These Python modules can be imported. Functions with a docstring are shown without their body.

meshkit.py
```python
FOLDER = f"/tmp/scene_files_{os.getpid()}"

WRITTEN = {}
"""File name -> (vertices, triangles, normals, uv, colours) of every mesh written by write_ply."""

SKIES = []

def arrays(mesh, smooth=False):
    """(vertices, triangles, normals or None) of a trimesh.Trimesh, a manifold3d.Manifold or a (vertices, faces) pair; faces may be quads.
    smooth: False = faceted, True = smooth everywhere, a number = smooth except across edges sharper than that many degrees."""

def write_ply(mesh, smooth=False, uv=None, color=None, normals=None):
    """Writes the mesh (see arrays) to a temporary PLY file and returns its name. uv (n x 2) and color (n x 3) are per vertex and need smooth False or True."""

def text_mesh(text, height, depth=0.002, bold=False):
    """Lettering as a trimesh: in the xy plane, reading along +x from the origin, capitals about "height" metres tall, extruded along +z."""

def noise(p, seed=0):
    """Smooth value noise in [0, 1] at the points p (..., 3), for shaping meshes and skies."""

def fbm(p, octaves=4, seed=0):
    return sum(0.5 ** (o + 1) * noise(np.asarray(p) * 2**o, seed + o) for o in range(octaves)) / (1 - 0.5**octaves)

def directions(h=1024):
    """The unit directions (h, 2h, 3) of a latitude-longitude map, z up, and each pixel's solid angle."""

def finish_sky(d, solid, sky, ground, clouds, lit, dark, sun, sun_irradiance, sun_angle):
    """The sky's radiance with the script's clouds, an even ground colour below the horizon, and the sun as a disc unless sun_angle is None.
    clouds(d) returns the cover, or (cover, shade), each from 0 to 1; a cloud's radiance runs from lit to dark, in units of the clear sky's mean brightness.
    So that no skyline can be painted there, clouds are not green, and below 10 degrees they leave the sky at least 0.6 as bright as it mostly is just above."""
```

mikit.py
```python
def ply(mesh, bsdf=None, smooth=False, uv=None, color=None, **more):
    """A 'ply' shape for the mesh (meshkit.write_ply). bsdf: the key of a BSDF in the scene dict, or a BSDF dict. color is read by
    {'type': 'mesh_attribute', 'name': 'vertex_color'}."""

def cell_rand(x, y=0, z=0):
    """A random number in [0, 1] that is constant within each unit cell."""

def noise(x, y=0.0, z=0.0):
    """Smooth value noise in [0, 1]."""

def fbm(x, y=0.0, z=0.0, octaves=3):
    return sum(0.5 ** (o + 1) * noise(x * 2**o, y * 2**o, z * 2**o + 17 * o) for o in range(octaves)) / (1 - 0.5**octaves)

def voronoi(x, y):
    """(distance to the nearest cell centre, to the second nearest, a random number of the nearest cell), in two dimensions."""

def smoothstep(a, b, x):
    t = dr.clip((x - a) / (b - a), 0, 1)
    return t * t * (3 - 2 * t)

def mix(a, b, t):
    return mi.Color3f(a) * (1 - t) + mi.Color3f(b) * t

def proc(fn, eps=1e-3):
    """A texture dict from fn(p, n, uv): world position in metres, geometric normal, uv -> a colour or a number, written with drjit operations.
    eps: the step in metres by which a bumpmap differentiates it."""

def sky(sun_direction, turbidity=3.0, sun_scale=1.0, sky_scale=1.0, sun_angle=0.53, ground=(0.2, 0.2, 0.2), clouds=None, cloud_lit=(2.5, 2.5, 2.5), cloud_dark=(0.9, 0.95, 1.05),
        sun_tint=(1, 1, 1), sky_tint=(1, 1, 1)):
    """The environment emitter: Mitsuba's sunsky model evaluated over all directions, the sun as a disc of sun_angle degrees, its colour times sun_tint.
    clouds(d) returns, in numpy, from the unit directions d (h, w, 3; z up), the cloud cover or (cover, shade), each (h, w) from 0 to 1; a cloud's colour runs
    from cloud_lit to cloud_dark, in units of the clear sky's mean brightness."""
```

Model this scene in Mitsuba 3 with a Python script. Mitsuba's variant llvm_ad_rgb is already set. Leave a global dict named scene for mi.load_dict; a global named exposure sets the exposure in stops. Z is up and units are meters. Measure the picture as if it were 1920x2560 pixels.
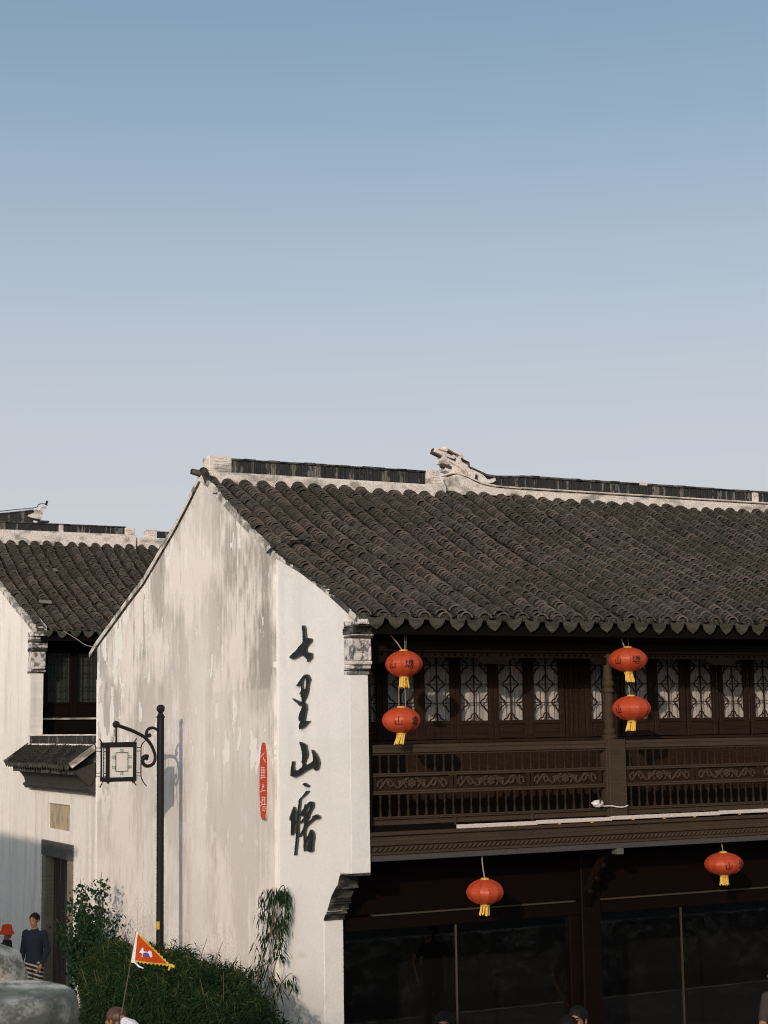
import math, random
import numpy as np, trimesh, drjit as dr, mitsuba as mi, manifold3d as m3
from shapely.geometry import Polygon, LineString
from shapely.ops import unary_union
import mikit, meshkit
from mikit import noise, fbm, voronoi, cell_rand, smoothstep, mix, proc

rng = np.random.default_rng(7)
T = mi.ScalarTransform4f
def ply(mesh, mat, **k): return mikit.ply(mesh, 'mat_' + mat if mat else None, **k)
V = lambda *a: np.array(a, float)
scene, labels, used = {}, {}, set()

# ------------------------------------------------------------------ camera, sky, exposure
# x runs along the corner house's front, y along its gable wall (away from the bridge), z is up; the street is z = 0
EYE, RIGHT, UP, FWD = V(-7.814, -16.2155, 4.5), V(.891493, -.452807, -.01437), V(-.045954, -.121941, .991473), V(.450699, .88323, .129518)
scene['camera'] = {'type': 'thinlens', 'fov': 26.2755, 'fov_axis': 'x', 'near_clip': .1, 'far_clip': 3000.0,
                   'aperture_radius': .007, 'focus_distance': 18.6,
                   'to_world': T().look_at(origin=EYE.tolist(), target=(EYE + FWD).tolist(), up=UP.tolist())}
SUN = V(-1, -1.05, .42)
def veil(d):   # evening haze: thickest at the horizon all round, brighter and warmer towards the sun (forward-scatter glow, out of view, added to fill the shadows)
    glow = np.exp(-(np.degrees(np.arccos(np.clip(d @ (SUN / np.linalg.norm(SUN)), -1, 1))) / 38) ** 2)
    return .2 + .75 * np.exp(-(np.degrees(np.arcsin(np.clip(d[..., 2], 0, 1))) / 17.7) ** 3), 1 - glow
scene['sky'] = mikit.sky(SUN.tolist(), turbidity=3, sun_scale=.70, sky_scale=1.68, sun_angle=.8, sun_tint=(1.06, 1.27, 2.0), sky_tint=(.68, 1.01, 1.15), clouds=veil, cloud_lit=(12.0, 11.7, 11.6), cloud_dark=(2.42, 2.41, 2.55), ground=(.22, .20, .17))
exposure = 1.3

# ------------------------------------------------------------------ helpers: naming
def num(k):
    if k not in used:
        used.add(k); return k
    i = 1
    while f'{k}_{i:03d}' in used: i += 1
    used.add(f'{k}_{i:03d}'); return f'{k}_{i:03d}'
_count = {}
def numbered(k):
    if k not in used:
        used.add(k); return k
    i = _count.get(k, 0) + 1
    while f'{k}_{i:03d}' in used: i += 1
    _count[k] = i; used.add(f'{k}_{i:03d}'); return f'{k}_{i:03d}'
def lab(k, label=None, cat=None, group=None, kind=None):
    d = labels.setdefault(k, {})
    for a, b in (('label', label), ('category', cat), ('group', group), ('kind', kind)):
        if b: d[a] = b
    return k
def thing(name, label, cat, group=None): return lab(numbered(name), label, cat, group)
def add(name, mesh, mat, parent=None, smooth=False, to=None, **tags):
    k = numbered(f'{parent}__{name}' if parent else name)
    d = dict(mesh) if isinstance(mesh, dict) else ply(mesh, mat, smooth=smooth)
    if to is not None: d['to_world'] = T(to)
    scene[k] = d
    if tags: lab(k, **tags)
    return k

# ------------------------------------------------------------------ helpers: meshes as (vertices, triangles)
def cat(ms):
    vs, fs, n = [], [], 0
    for v, f in ms:
        vs.append(np.asarray(v, float)); fs.append(np.asarray(f) + n); n += len(v)
    return np.vstack(vs), np.vstack(fs)
def move(m, t): return np.asarray(m[0]) + np.asarray(t, float), m[1]
def xf(m, M): return np.asarray(m[0]) @ M[:3, :3].T + M[:3, 3], (m[1] if np.linalg.det(M[:3, :3]) > 0 else np.asarray(m[1])[:, ::-1])
def frame(o, a, b, c):
    M = np.eye(4); M[:3, 0], M[:3, 1], M[:3, 2], M[:3, 3] = a, b, c, o; return M
_CB = None
def box(x0, x1, y0, y1, z0, z1, c=.004):
    """a box with chamfered edges"""
    global _CB
    lo, hi = V(min(x0, x1), min(y0, y1), min(z0, z1)), V(max(x0, x1), max(y0, y1), max(z0, z1))
    c = min(c, .3 * (hi - lo).min())
    S = np.array([[i, j, k] for i in (-1, 1) for j in (-1, 1) for k in (-1, 1)], float)
    def pts(h, c): return np.vstack([S * h - S * c * (np.array([1, 1, 1]) - np.eye(3)[a]) for a in range(3)])
    if _CB is None:
        h = trimesh.Trimesh(pts(V(1, 1, 1), .2), process=False).convex_hull
        P = pts(V(1, 1, 1), .2)
        idx = [int(np.argmin(((P - q) ** 2).sum(1))) for q in h.vertices]
        _CB = np.array(idx)[h.faces]
    return pts((hi - lo) / 2, c) + (lo + hi) / 2, _CB
def bar(p, q, w, h, up=(0, 0, 1), c=.003):
    p, q = np.asarray(p, float), np.asarray(q, float); d = q - p; L = np.linalg.norm(d); d /= L
    s = np.cross(d, up); s /= np.linalg.norm(s); u = np.cross(s, d)
    return xf(box(0, L, -w / 2, w / 2, -h / 2, h / 2, c), frame(p, d, s, u) if np.linalg.det(np.array([d, s, u])) > 0 else frame(p, d, -s, u))
def tube(path, r, n=8, cap=True):
    p = np.asarray(path, float); r = np.broadcast_to(r, (len(p),)); t = np.gradient(p, axis=0); t /= np.linalg.norm(t, axis=1, keepdims=True) + 1e-12
    a = np.cross(t[0], (0, 0, 1) if abs(t[0][2]) < .9 else (1, 0, 0)); A = []
    for i in range(len(p)):
        a = a - t[i] * (a @ t[i]); a /= np.linalg.norm(a) + 1e-12; A.append(a)
    A = np.array(A); B = np.cross(t, A); an = np.arange(n) * 2 * np.pi / n
    v = (p[:, None] + r[:, None, None] * (np.cos(an)[None, :, None] * A[:, None] + np.sin(an)[None, :, None] * B[:, None])).reshape(-1, 3)
    i, j = np.meshgrid(np.arange(len(p) - 1), np.arange(n), indexing='ij'); j2 = (j + 1) % n
    a0, a1, b0, b1 = i * n + j, i * n + j2, (i + 1) * n + j, (i + 1) * n + j2
    f = np.vstack([np.stack([a0, a1, b1], -1).reshape(-1, 3), np.stack([a0, b1, b0], -1).reshape(-1, 3)])
    if cap:
        v = np.vstack([v, p[0], p[-1]]); m = len(v); j = np.arange(n); e = (len(p) - 1) * n
        f = np.vstack([f, np.stack([j * 0 + m - 2, (j + 1) % n, j], 1), np.stack([j * 0 + m - 1, e + j, e + (j + 1) % n], 1)])
    return v, f
def lathe(prof, n=16, at=(0, 0, 0), lump=None):
    """prof: (r, z) from the bottom up"""
    prof = np.asarray(prof, float); an = np.arange(n) * 2 * np.pi / n; k = np.ones(n) if lump is None else lump
    v = np.array([[r * k[i] * math.cos(an[i]), r * k[i] * math.sin(an[i]), z] for r, z in prof for i in range(n)])
    f = []
    for s in range(len(prof) - 1):
        for j in range(n):
            a, b = s * n + j, s * n + (j + 1) % n
            f += [[a, b, b + n], [a, b + n, a + n]]
    v = np.vstack([v, [[0, 0, prof[0][1]], [0, 0, prof[-1][1]]]]); m = len(v); e = (len(prof) - 1) * n
    for j in range(n): f += [[m - 2, (j + 1) % n, j], [m - 1, e + j, e + (j + 1) % n]]
    return v + np.asarray(at, float), np.array(f)
def prism(poly, h0, h1, plane='yz'):
    """a polygon (points, or shapely) in the named plane, pushed out along the third axis from h0 to h1"""
    if not hasattr(poly, 'area'): poly = Polygon(poly)
    poly = poly.buffer(0); out = []
    for g in (poly.geoms if hasattr(poly, 'geoms') else [poly]):
        if g.area < 1e-7: continue
        m = trimesh.creation.extrude_polygon(g, abs(h1 - h0)); v = np.array(m.vertices); v[:, 2] += min(h0, h1)
        v = {'yz': v[:, [2, 0, 1]], 'xz': v[:, [0, 2, 1]], 'xy': v}[plane]; f = np.array(m.faces)
        if plane == 'xz': f = f[:, ::-1]
        out.append((v, f))
    return cat(out)
def quad(a, b, c, d): return np.array([a, b, c, d], float), np.array([[0, 1, 2], [0, 2, 3]])
def ball(c, r, n=10):
    m = trimesh.creation.icosphere(2 if n > 8 else 1); return np.array(m.vertices) * r + np.asarray(c, float), np.array(m.faces)
def smoothpath(pts, n=6):
    p = np.asarray(pts, float); out = []
    q = np.vstack([2 * p[0] - p[1], p, 2 * p[-1] - p[-2]])
    for i in range(len(p) - 1):
        for t in np.arange(n) / n:
            a, b, c, d = q[i], q[i + 1], q[i + 2], q[i + 3]
            out.append(.5 * (2 * b + (c - a) * t + (2 * a - 5 * b + 4 * c - d) * t * t + (3 * b - a - 3 * c + d) * t ** 3))
    return np.array(out + [p[-1]])

# ------------------------------------------------------------------ materials
def pr(color, rough=.7, spec=.3, **k):
    return {'type': 'twosided', 'bsdf': {'type': 'principled', 'base_color': proc(color) if callable(color) else {'type': 'rgb', 'value': list(color)}, 'roughness': rough, 'specular': spec, **k}}
def bump(b, fn, scale, eps=2e-3):
    return {'type': 'twosided', 'bsdf': {'type': 'bumpmap', 'nested_texture': proc(fn, eps), 'scale': scale, 'bsdf': b['bsdf']}}
def c3(r, g=None, b=None): return mi.Color3f(r, g, b) if g is not None else mi.Color3f(r)
W = .78
def plaster_old(p, n, uv):
    s1 = fbm(p.y * 4.5, p.x * 4, p.z * .22, 4); s2 = fbm(p.y * 17, p.x * 9, p.z * .5 + 5, 3); s3 = fbm(p.y * 46, p.x * 20, p.z * 1.3, 2)
    m = fbm(p.y * 1.3 + 2, p.x, p.z * .9, 3); g2 = fbm(p.y * 15, p.x * 6, p.z * 5, 5)
    k = smoothstep(.36, .64, .26 * s1 + .25 * s2 + .16 * s3 + .33 * g2 + .75 * (m - .5))
    top = smoothstep(2.9, .3, 7.7 - .48 * dr.abs(p.y - 4.46) - p.z) * smoothstep(.25, .9, dr.abs(p.y - 4.46))   # the run-off is worst below the eaves
    joint = smoothstep(2.3, .1, p.y - 1.98) * smoothstep(3.4, 5.4, p.z)
    col = mix((.76, .685, .625), (.38, .335, .295), k * dr.clip(.40 + .42 * top + .40 * joint, 0, 1))
    col = mix(col, (.22, .20, .17), smoothstep(.52, .74, .5 * fbm(p.y * 6.5, p.x, p.z * .5 + 9, 4) + .2 * g2 + .3 * s2) * dr.clip(.18 + .40 * top + .5 * joint, 0, 1))
    lite = smoothstep(.05, .3, p.y - 4.0 - .1 * noise(p.z * 1.3)) * (1 - smoothstep(.2, .45, p.y - 4.5)) * smoothstep(6.4, 5.2, p.z)
    col = mix(col, (.78, .73, .675), .55 * lite)
    patch = smoothstep(4.29, 4.26, p.y + .02 * s3) * smoothstep(2.0, 2.15, p.y) * smoothstep(5.02, 4.97, p.z + .03 * s2) * smoothstep(3.24, 3.28, p.z + .12 * fbm(p.y * 2, 1, 2, 3))
    col = mix(col, (.60, .555, .50), .45 * patch)
    w = fbm(p.y * 5.2 + 4, p.x, p.z * 1.9, 4) + .16 * (fbm(p.y * 26, p.x * 9, p.z * 11, 3) - .5)
    edge = smoothstep(6.6, 8.7, p.y) * smoothstep(2.6, 3.6, p.z)
    flake = smoothstep(.69 - .16 * edge, .70 - .16 * edge, w) * smoothstep(2.2, 4, p.z)
    rim = smoothstep(.672 - .16 * edge, .69 - .16 * edge, w) * smoothstep(2.2, 4, p.z)
    col = mix(col, (.50, .46, .41), .5 * rim)
    return mix(col, (.81, .765, .715), flake * .9) * (.95 + .1 * noise(p.y * 70, p.x * 60, p.z * 30))
def plaster_new(p, n, uv):
    a = fbm(p.y * 5, p.x * 5, p.z * .5, 4); b = fbm(p.y * 1.1, p.x, p.z * .9 + 4, 3)
    col = mix((.80, .76, .715), (.68, .64, .59), smoothstep(.45, .8, a) * .4 + .3 * smoothstep(.5, .8, b))
    low = smoothstep(4.42, 4.37, p.z + .02 * noise(p.y * 3))
    col = mix(col, (.74, .70, .645), .55 * low)
    foot = smoothstep(2.0, .9, p.z + .5 * fbm(p.y * 4, p.x * 4, p.z))
    col = mix(col, (.55, .53, .49), .5 * foot)
    st = smoothstep(.25, .0, dr.sqrt(dr.square((p.y - 1.3) * .8 + (p.z - 1.95) * .6) + dr.square((p.z - 1.95) * 2.2)) + .12 * noise(p.y * 14, p.z * 20))
    return mix(col, (.45, .38, .28), st * .35) * (.95 + .1 * noise(p.y * 70, p.x * 70, p.z * 40))
def plaster_left(p, n, uv):
    a = fbm(p.y * 6, p.x * 6, p.z * .4, 4); b = fbm(p.y * 1.3, p.x, p.z * .7 + 2, 3)
    col = mix((.80, .74, .675), (.56, .51, .455), smoothstep(.45, .75, a * .75 + .3 * b) * .65)
    return mix(col, (.36, .36, .345), smoothstep(1.9, .3, p.z + 1.3 * b) * .3) * (.94 + .12 * noise(p.y * 60, p.z * 20))
def rake_c(p, n, uv):
    a = fbm(p.y * 6, p.z * 6, p.x * 3, 4); b = noise(p.y * 22, p.z * 22, p.x * 9)
    col = mix((.60, .55, .48), (.20, .185, .16), smoothstep(.38, .62, a + .15 * b - .08))
    blk = smoothstep(1.95, 1.7, p.y) * smoothstep(.47, .53, fbm(p.y * 5 + 3, p.z * 5, 1, 3) + .12 * b)
    return mix(col, (.04, .04, .038), blk * .9)
def ridge_white(p, n, uv):
    a = fbm(p.x * 5, p.y * 5, p.z * 8, 4)
    return mix((.70, .615, .545), (.33, .295, .255), smoothstep(.45, .75, a)) * (.85 + .3 * noise(p.x * 50, p.z * 60))
def tile_c(p, n, uv):
    r = cell_rand(dr.floor(p.x / .25 + .28), dr.floor(p.y / .079), 3); r2 = cell_rand(dr.floor(p.x / .25 + .28) + 60, dr.floor(p.y / .079), 5)
    big = fbm(p.x * .9, p.y * .9, 0, 3); g = fbm(p.x * 30, p.y * 30, p.z * 30, 2)
    col = mix((.017, .0155, .012), (.056, .048, .040), dr.clip(r * r * .9 + .6 * (big - .5) + .1, 0, 1))
    moss = smoothstep(.40, .64, fbm(p.x * 1.6 + 7, p.y * 1.6, p.z, 4))
    col = mix(col, (.026, .026, .014), moss * .75)
    lip = smoothstep(.55, .85, -n.y)            # cut ends of clean clay, painted lighter as if catching sun; moss on the backs
    col = mix(col, mix((.088, .073, .059), (.16, .12, .097), smoothstep(.3, 1., r2)), lip * (.95 - .3 * moss))
    return col * (.7 + .6 * g)
def drip_c(p, n, uv): return mix((.075, .067, .052), (.040, .038, .027), smoothstep(.35, .65, fbm(p.x * 5, p.y * 5, p.z * 14, 4))) * (.8 + .4 * noise(p.x * 70, p.z * 70))
def darkridge(p, n, uv):
    s = smoothstep(.66, .8, noise(p.x * 19, p.y * 19, 2) * .7 + .35 * noise(p.x * 60, p.y * 60, p.z * 14))
    return mix((.028, .028, .027), (.20, .18, .155), s * .7) * (.8 + .4 * noise(p.x * 40, p.z * 10))
def wood_c(p, n, uv):
    g = fbm(p.x * 5 + p.z * 50, p.y * 30, p.z * 6 + p.x * 3, 3); b = fbm(p.x * 2, p.y * 2, p.z * 2 + 3, 2)
    return mix((.012, .0072, .0042), (.036, .020, .0115), g * .7 + b * .4)
def wood_grey(p, n, uv):
    g = fbm(p.x * 1.5, p.y * 25, p.z * 60, 3); b = fbm(p.x * 3, 1, p.z * 3 + 3, 2)
    return mix((.034, .0235, .0145), (.073, .050, .031), g * .7 + b * .35)
def stone_c(p, n, uv):
    a = fbm(p.x * 9, p.y * 9, p.z * 9, 4); b = noise(p.x * 70, p.y * 70, p.z * 70); c = fbm(p.x * 3.2, p.y * 3.2, p.z * 4.2 + 4, 4)
    col = mix((.74, .61, .46), (.27, .226, .17), smoothstep(.36, .64, a * .75 + .25 * b))
    lich = smoothstep(.46, .60, c + .12 * (.6 - n.z))
    return mix(col, (.13, .13, .095), lich * .75)
def ground_c(p, n, uv):
    d1, d2, r = voronoi(p.x * .9, p.y * 1.3)
    return mix((.11, .10, .088), (.17, .157, .138), r) * (.75 + .4 * fbm(p.x * 8, p.y * 8, 0, 3)) * (.6 + .4 * smoothstep(.0, .06, d2 - d1))
def leaf_c(p, n, uv): return mix((.011, .026, .012), (.032, .056, .021), fbm(p.x * 7, p.y * 7, p.z * 7, 3) * .7 + .4 * noise(p.x * 50, p.y * 50, p.z * 50))
def leaf2_c(p, n, uv): return mix((.011, .032, .016), (.030, .066, .028), fbm(p.x * 8, p.y * 8, p.z * 8, 3) * .7 + .4 * noise(p.x * 50, p.y * 50, p.z * 50))
def door_c(p, n, uv): return mix((.030, .024, .019), (.10, .066, .048), smoothstep(.4, .75, fbm(p.y * 16, p.x, p.z * .9, 4))) * (.8 + .4 * noise(p.y * 70, p.z * 4))
def cornice_c(p, n, uv):
    a = fbm(p.x * 9, p.y * 9, p.z * 12, 4)
    return mix((.105, .094, .08), (.026, .025, .023), smoothstep(.36, .58, a)) * (.8 + .4 * noise(p.x * 60, p.y * 60, p.z * 40))
def headstone_c(p, n, uv):
    a = fbm(p.x * 16, p.y * 16, p.z * 12, 4)
    return mix((.62, .57, .52), (.16, .155, .145), smoothstep(.47, .62, a))
def hair_c(p, n, uv): return c3(.014, .011, .010) * (.6 + .8 * noise(p.x * 120, p.y * 120, p.z * 20)) * .6
def stripe_c(p, n, uv): return mix((.012, .012, .014), (.26, .25, .23), smoothstep(.58, .70, .5 + .5 * dr.sin((p.z * .94 + .3 * p.x) * 2 * math.pi / .062)))
bsdf = {
    'plaster_old': bump(pr(plaster_old, .9, .15), lambda p, n, uv: fbm(p.y * 14, p.x * 14, p.z * 9, 4), .012), 'plaster_new': bump(pr(plaster_new, .85, .2), lambda p, n, uv: fbm(p.y * 9, p.x * 9, p.z * 7, 3), .006),
    'plaster_left': pr(plaster_left, .9, .15), 'rake': bump(pr(rake_c, .9, .15), lambda p, n, uv: fbm(p.x * 25, p.y * 25, p.z * 25, 3), .008), 'ridge_white': bump(pr(ridge_white, .9, .15), lambda p, n, uv: fbm(p.x * 22, p.y * 22, p.z * 22, 3), .006),
    'channel': pr(lambda p, n, uv: mix((.020, .0195, .012), (.050, .043, .033), fbm(p.x * 6, p.y * 6, p.z * 6, 3)), .9, .1), 'tile': pr(tile_c, .8, .2), 'drip': pr(drip_c, .8, .2), 'dark_ridge': pr(darkridge, .75, .3), 'wood': pr(wood_c, .7, .1), 'wood_grey': pr(wood_grey, .7, .12),
    'fret_wood': pr((.010, .0062, .0038), .8, .08), 'fascia_grey': pr((.070, .061, .062), .8, .15), 'brick_grey': bump(pr(lambda p, n, uv: mix((.060, .055, .047), (.028, .027, .024), fbm(p.x * 8, p.y * 8, p.z * 14, 4)), .85, .2), lambda p, n, uv: fbm(p.x * 25, p.y * 25, p.z * 25, 3), .006), 'frame_grey': pr(lambda p, n, uv: mix((.125, .118, .105), (.07, .066, .06), fbm(p.y * 7, p.x * 7, p.z * 7, 4)), .9, .15), 'wood_red': pr(lambda p, n, uv: mix((.0032, .0014, .0009), (.0075, .0027, .0016), fbm(p.x * 3 + p.z * 20, p.y * 20, p.z * 5, 3)), .6, .1), 'wood_black': pr((.005, .004, .0033), .8, .05),
    'stone': bump(pr(stone_c, .9, .2), lambda p, n, uv: fbm(p.x * 22, p.y * 22, p.z * 22, 3), .006), 'frame_stone': pr(lambda p, n, uv: mix((.26, .21, .15), (.13, .12, .105), fbm(p.y * 5, p.x * 5, p.z * 3, 4)) * (.85 + .3 * noise(p.y * 60, p.z * 60)), .9, .2),
    'plaque': pr(lambda p, n, uv: mix((.42, .335, .225), (.27, .22, .155), smoothstep(.4, .7, fbm(p.y * 9, p.x, p.z * 5, 4))), .9, .2),
    'ground': pr(ground_c, .85, .25), 'leaf': {'type': 'principledthin', 'base_color': proc(leaf_c), 'roughness': .5, 'diff_trans': .5, 'spec_trans': 0.0}, 'leaf2': {'type': 'principledthin', 'base_color': proc(leaf2_c), 'roughness': .45, 'diff_trans': .5, 'spec_trans': 0.0},
    'leaf3': {'type': 'principledthin', 'base_color': proc(lambda p, n, uv: mix((.045, .060, .018), (.10, .105, .035), noise(p.x * 20, p.y * 20, p.z * 20))), 'roughness': .5, 'diff_trans': .6, 'spec_trans': 0.0}, 'stem': pr((.10, .085, .045), .7), 'metal': pr((.011, .0105, .010), .6, .2), 'letter': pr((.011, .013, .013), .55, .3), 'letter_side': pr((.05, .052, .045), .5, .5),
    'fabric': pr(lambda p, n, uv: c3(.45, .060, .020) * (.85 + .3 * fbm(p.x * 30, p.y * 30, p.z * 60, 3)), .5, .4),
    'rib': pr((.45, .05, .02), .5), 'gold': pr((.62, .33, .06), .45), 'tassel': pr((.72, .44, .07), .6), 'ink': pr((.035, .010, .006), .6), 'cord': pr((.30, .25, .20), .8),
    'sign_red': pr((.50, .048, .014), .4, .5), 'sign_side': pr((.55, .5, .45), .7), 'white': pr((.70, .63, .60), .5, .4), 'trunking': pr((.62, .515, .46), .5, .3), 'white_text': pr((.72, .6, .52), .6),
    'pane': {'type': 'thindielectric', 'int_ior': 1.5}, 'shop_pane': {'type': 'thindielectric', 'int_ior': 1.36}, 'curtain': {'type': 'principledthin', 'base_color': proc(lambda p, n, uv: mix((.54, .465, .405), (.42, .40, .375), fbm(p.x * 6, p.y, p.z * .8, 3))), 'roughness': .9, 'diff_trans': .2, 'spec_trans': 0.0},
    'frosted': {'type': 'principledthin', 'base_color': {'type': 'rgb', 'value': [.90, .85, .79]}, 'roughness': .6, 'diff_trans': .8, 'spec_trans': 0.0}, 'glaze': pr((.20, .30, .27), .3, .5),
    'door': pr(door_c, .7, .3), 'cornice': bump(pr(cornice_c, .85, .25), lambda p, n, uv: fbm(p.x * 25, p.y * 25, p.z * 25, 3), .02), 'headstone': bump(pr(headstone_c, .85, .25), lambda p, n, uv: fbm(p.x * 20, p.y * 20, p.z * 20, 4), .05),
    'skin': pr((.27, .125, .075), .55, .3), 'hair': pr(hair_c, .7, .15), 'hair_brown': pr((.07, .03, .016), .5, .5), 'navy': pr((.006, .010, .020), .9), 'tee': pr((.045, .036, .033), .9), 'white_cloth': pr((.66, .66, .70), .9), 'dark_cloth': pr((.02, .02, .022), .9),
    'stripe': pr(stripe_c, .9), 'orange_hat': pr((.55, .055, .012), .85), 'flag_orange': {'type': 'principledthin', 'base_color': {'type': 'rgb', 'value': [.62, .085, .018]}, 'roughness': .7, 'diff_trans': .5, 'spec_trans': 0.0}, 'flag_yellow': pr((.55, .36, .05), .8), 'flag_white': pr((.72, .68, .68), .8), 'purple': pr((.10, .07, .24), .8),
    'dim_curtain': pr((.045, .055, .05), .9), 'brass': pr((.065, .049, .030), .5), 'water': pr((.012, .018, .014), .06, .5), 'lens': pr((.02, .02, .02), .2),
}
scene.update({'mat_' + k: b for k, b in bsdf.items()})
QI = [([(1.144,5.677),(1.119,5.674),(1.091,5.648),(1.079,5.63),(1.084,5.601),(1.073,5.567),(1.061,5.536),(1.037,5.517),(1.009,5.513),(0.985,5.519),(0.953,5.519),(0.917,5.509),(0.901,5.491),(0.917,5.476),(0.974,5.452),(1.023,5.431),(1.056,5.407),(1.064,5.381),(1.04,5.363),(0.992,5.357),(0.936,5.35),(0.904,5.34),(0.901,5.317),(0.913,5.285),(0.954,5.272),(0.994,5.249),(1.014,5.251),(1.006,5.275),(1.042,5.29),(1.074,5.305),(1.114,5.323),(1.138,5.334),(1.187,5.34),(1.253,5.329),(1.336,5.31),(1.436,5.302),(1.486,5.313),(1.52,5.326),(1.486,5.343),(1.41,5.37),(1.334,5.393),(1.268,5.427),(1.201,5.454),(1.135,5.477),(1.131,5.503),(1.138,5.537),(1.129,5.577),(1.145,5.627),(1.152,5.665)],[])]
LI = [([(1.053,5.111),(1.013,5.103),(0.97,5.07),(0.95,5.04),(0.983,5.022),(0.995,4.996),(1.008,4.957),(1.017,4.924),(1.042,4.885),(1.075,4.85),(1.116,4.818),(1.157,4.782),(1.198,4.76),(1.239,4.754),(1.267,4.768),(1.296,4.785),(1.353,4.803),(1.411,4.827),(1.44,4.848),(1.378,4.83),(1.312,4.819),(1.263,4.804),(1.247,4.787),(1.235,4.777),(1.206,4.787),(1.181,4.803),(1.172,4.829),(1.184,4.846),(1.204,4.863),(1.196,4.886),(1.245,4.89),(1.212,4.909),(1.183,4.932),(1.186,4.975),(1.193,5.005),(1.259,4.983),(1.309,4.978),(1.334,4.986),(1.275,5.014),(1.225,5.046),(1.176,5.071),(1.11,5.101)],[[(1.086,5.076),(1.054,5.057),(1.043,5.023),(1.048,4.984),(1.065,4.945),(1.089,4.926),(1.113,4.946),(1.137,4.95),(1.162,4.944),(1.173,4.981),(1.169,5.021),(1.152,5.053),(1.119,5.069)],[(1.159,4.901),(1.134,4.897),(1.115,4.874),(1.123,4.851),(1.148,4.842),(1.163,4.868)]]),([(1.165,4.776),(1.132,4.792),(1.092,4.779),(1.072,4.768),(1.069,4.745),(1.053,4.728),(1.061,4.715),(1.078,4.689),(1.095,4.65),(1.112,4.611),(1.121,4.571),(1.08,4.574),(1.024,4.58),(0.976,4.581),(1.008,4.56),(1.057,4.544),(1.081,4.528),(1.13,4.512),(1.17,4.506),(1.203,4.493),(1.244,4.487),(1.26,4.506),(1.26,4.533),(1.226,4.562),(1.218,4.575),(1.267,4.592),(1.274,4.612),(1.249,4.658),(1.207,4.697),(1.174,4.733),(1.166,4.756)],[])]
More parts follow.
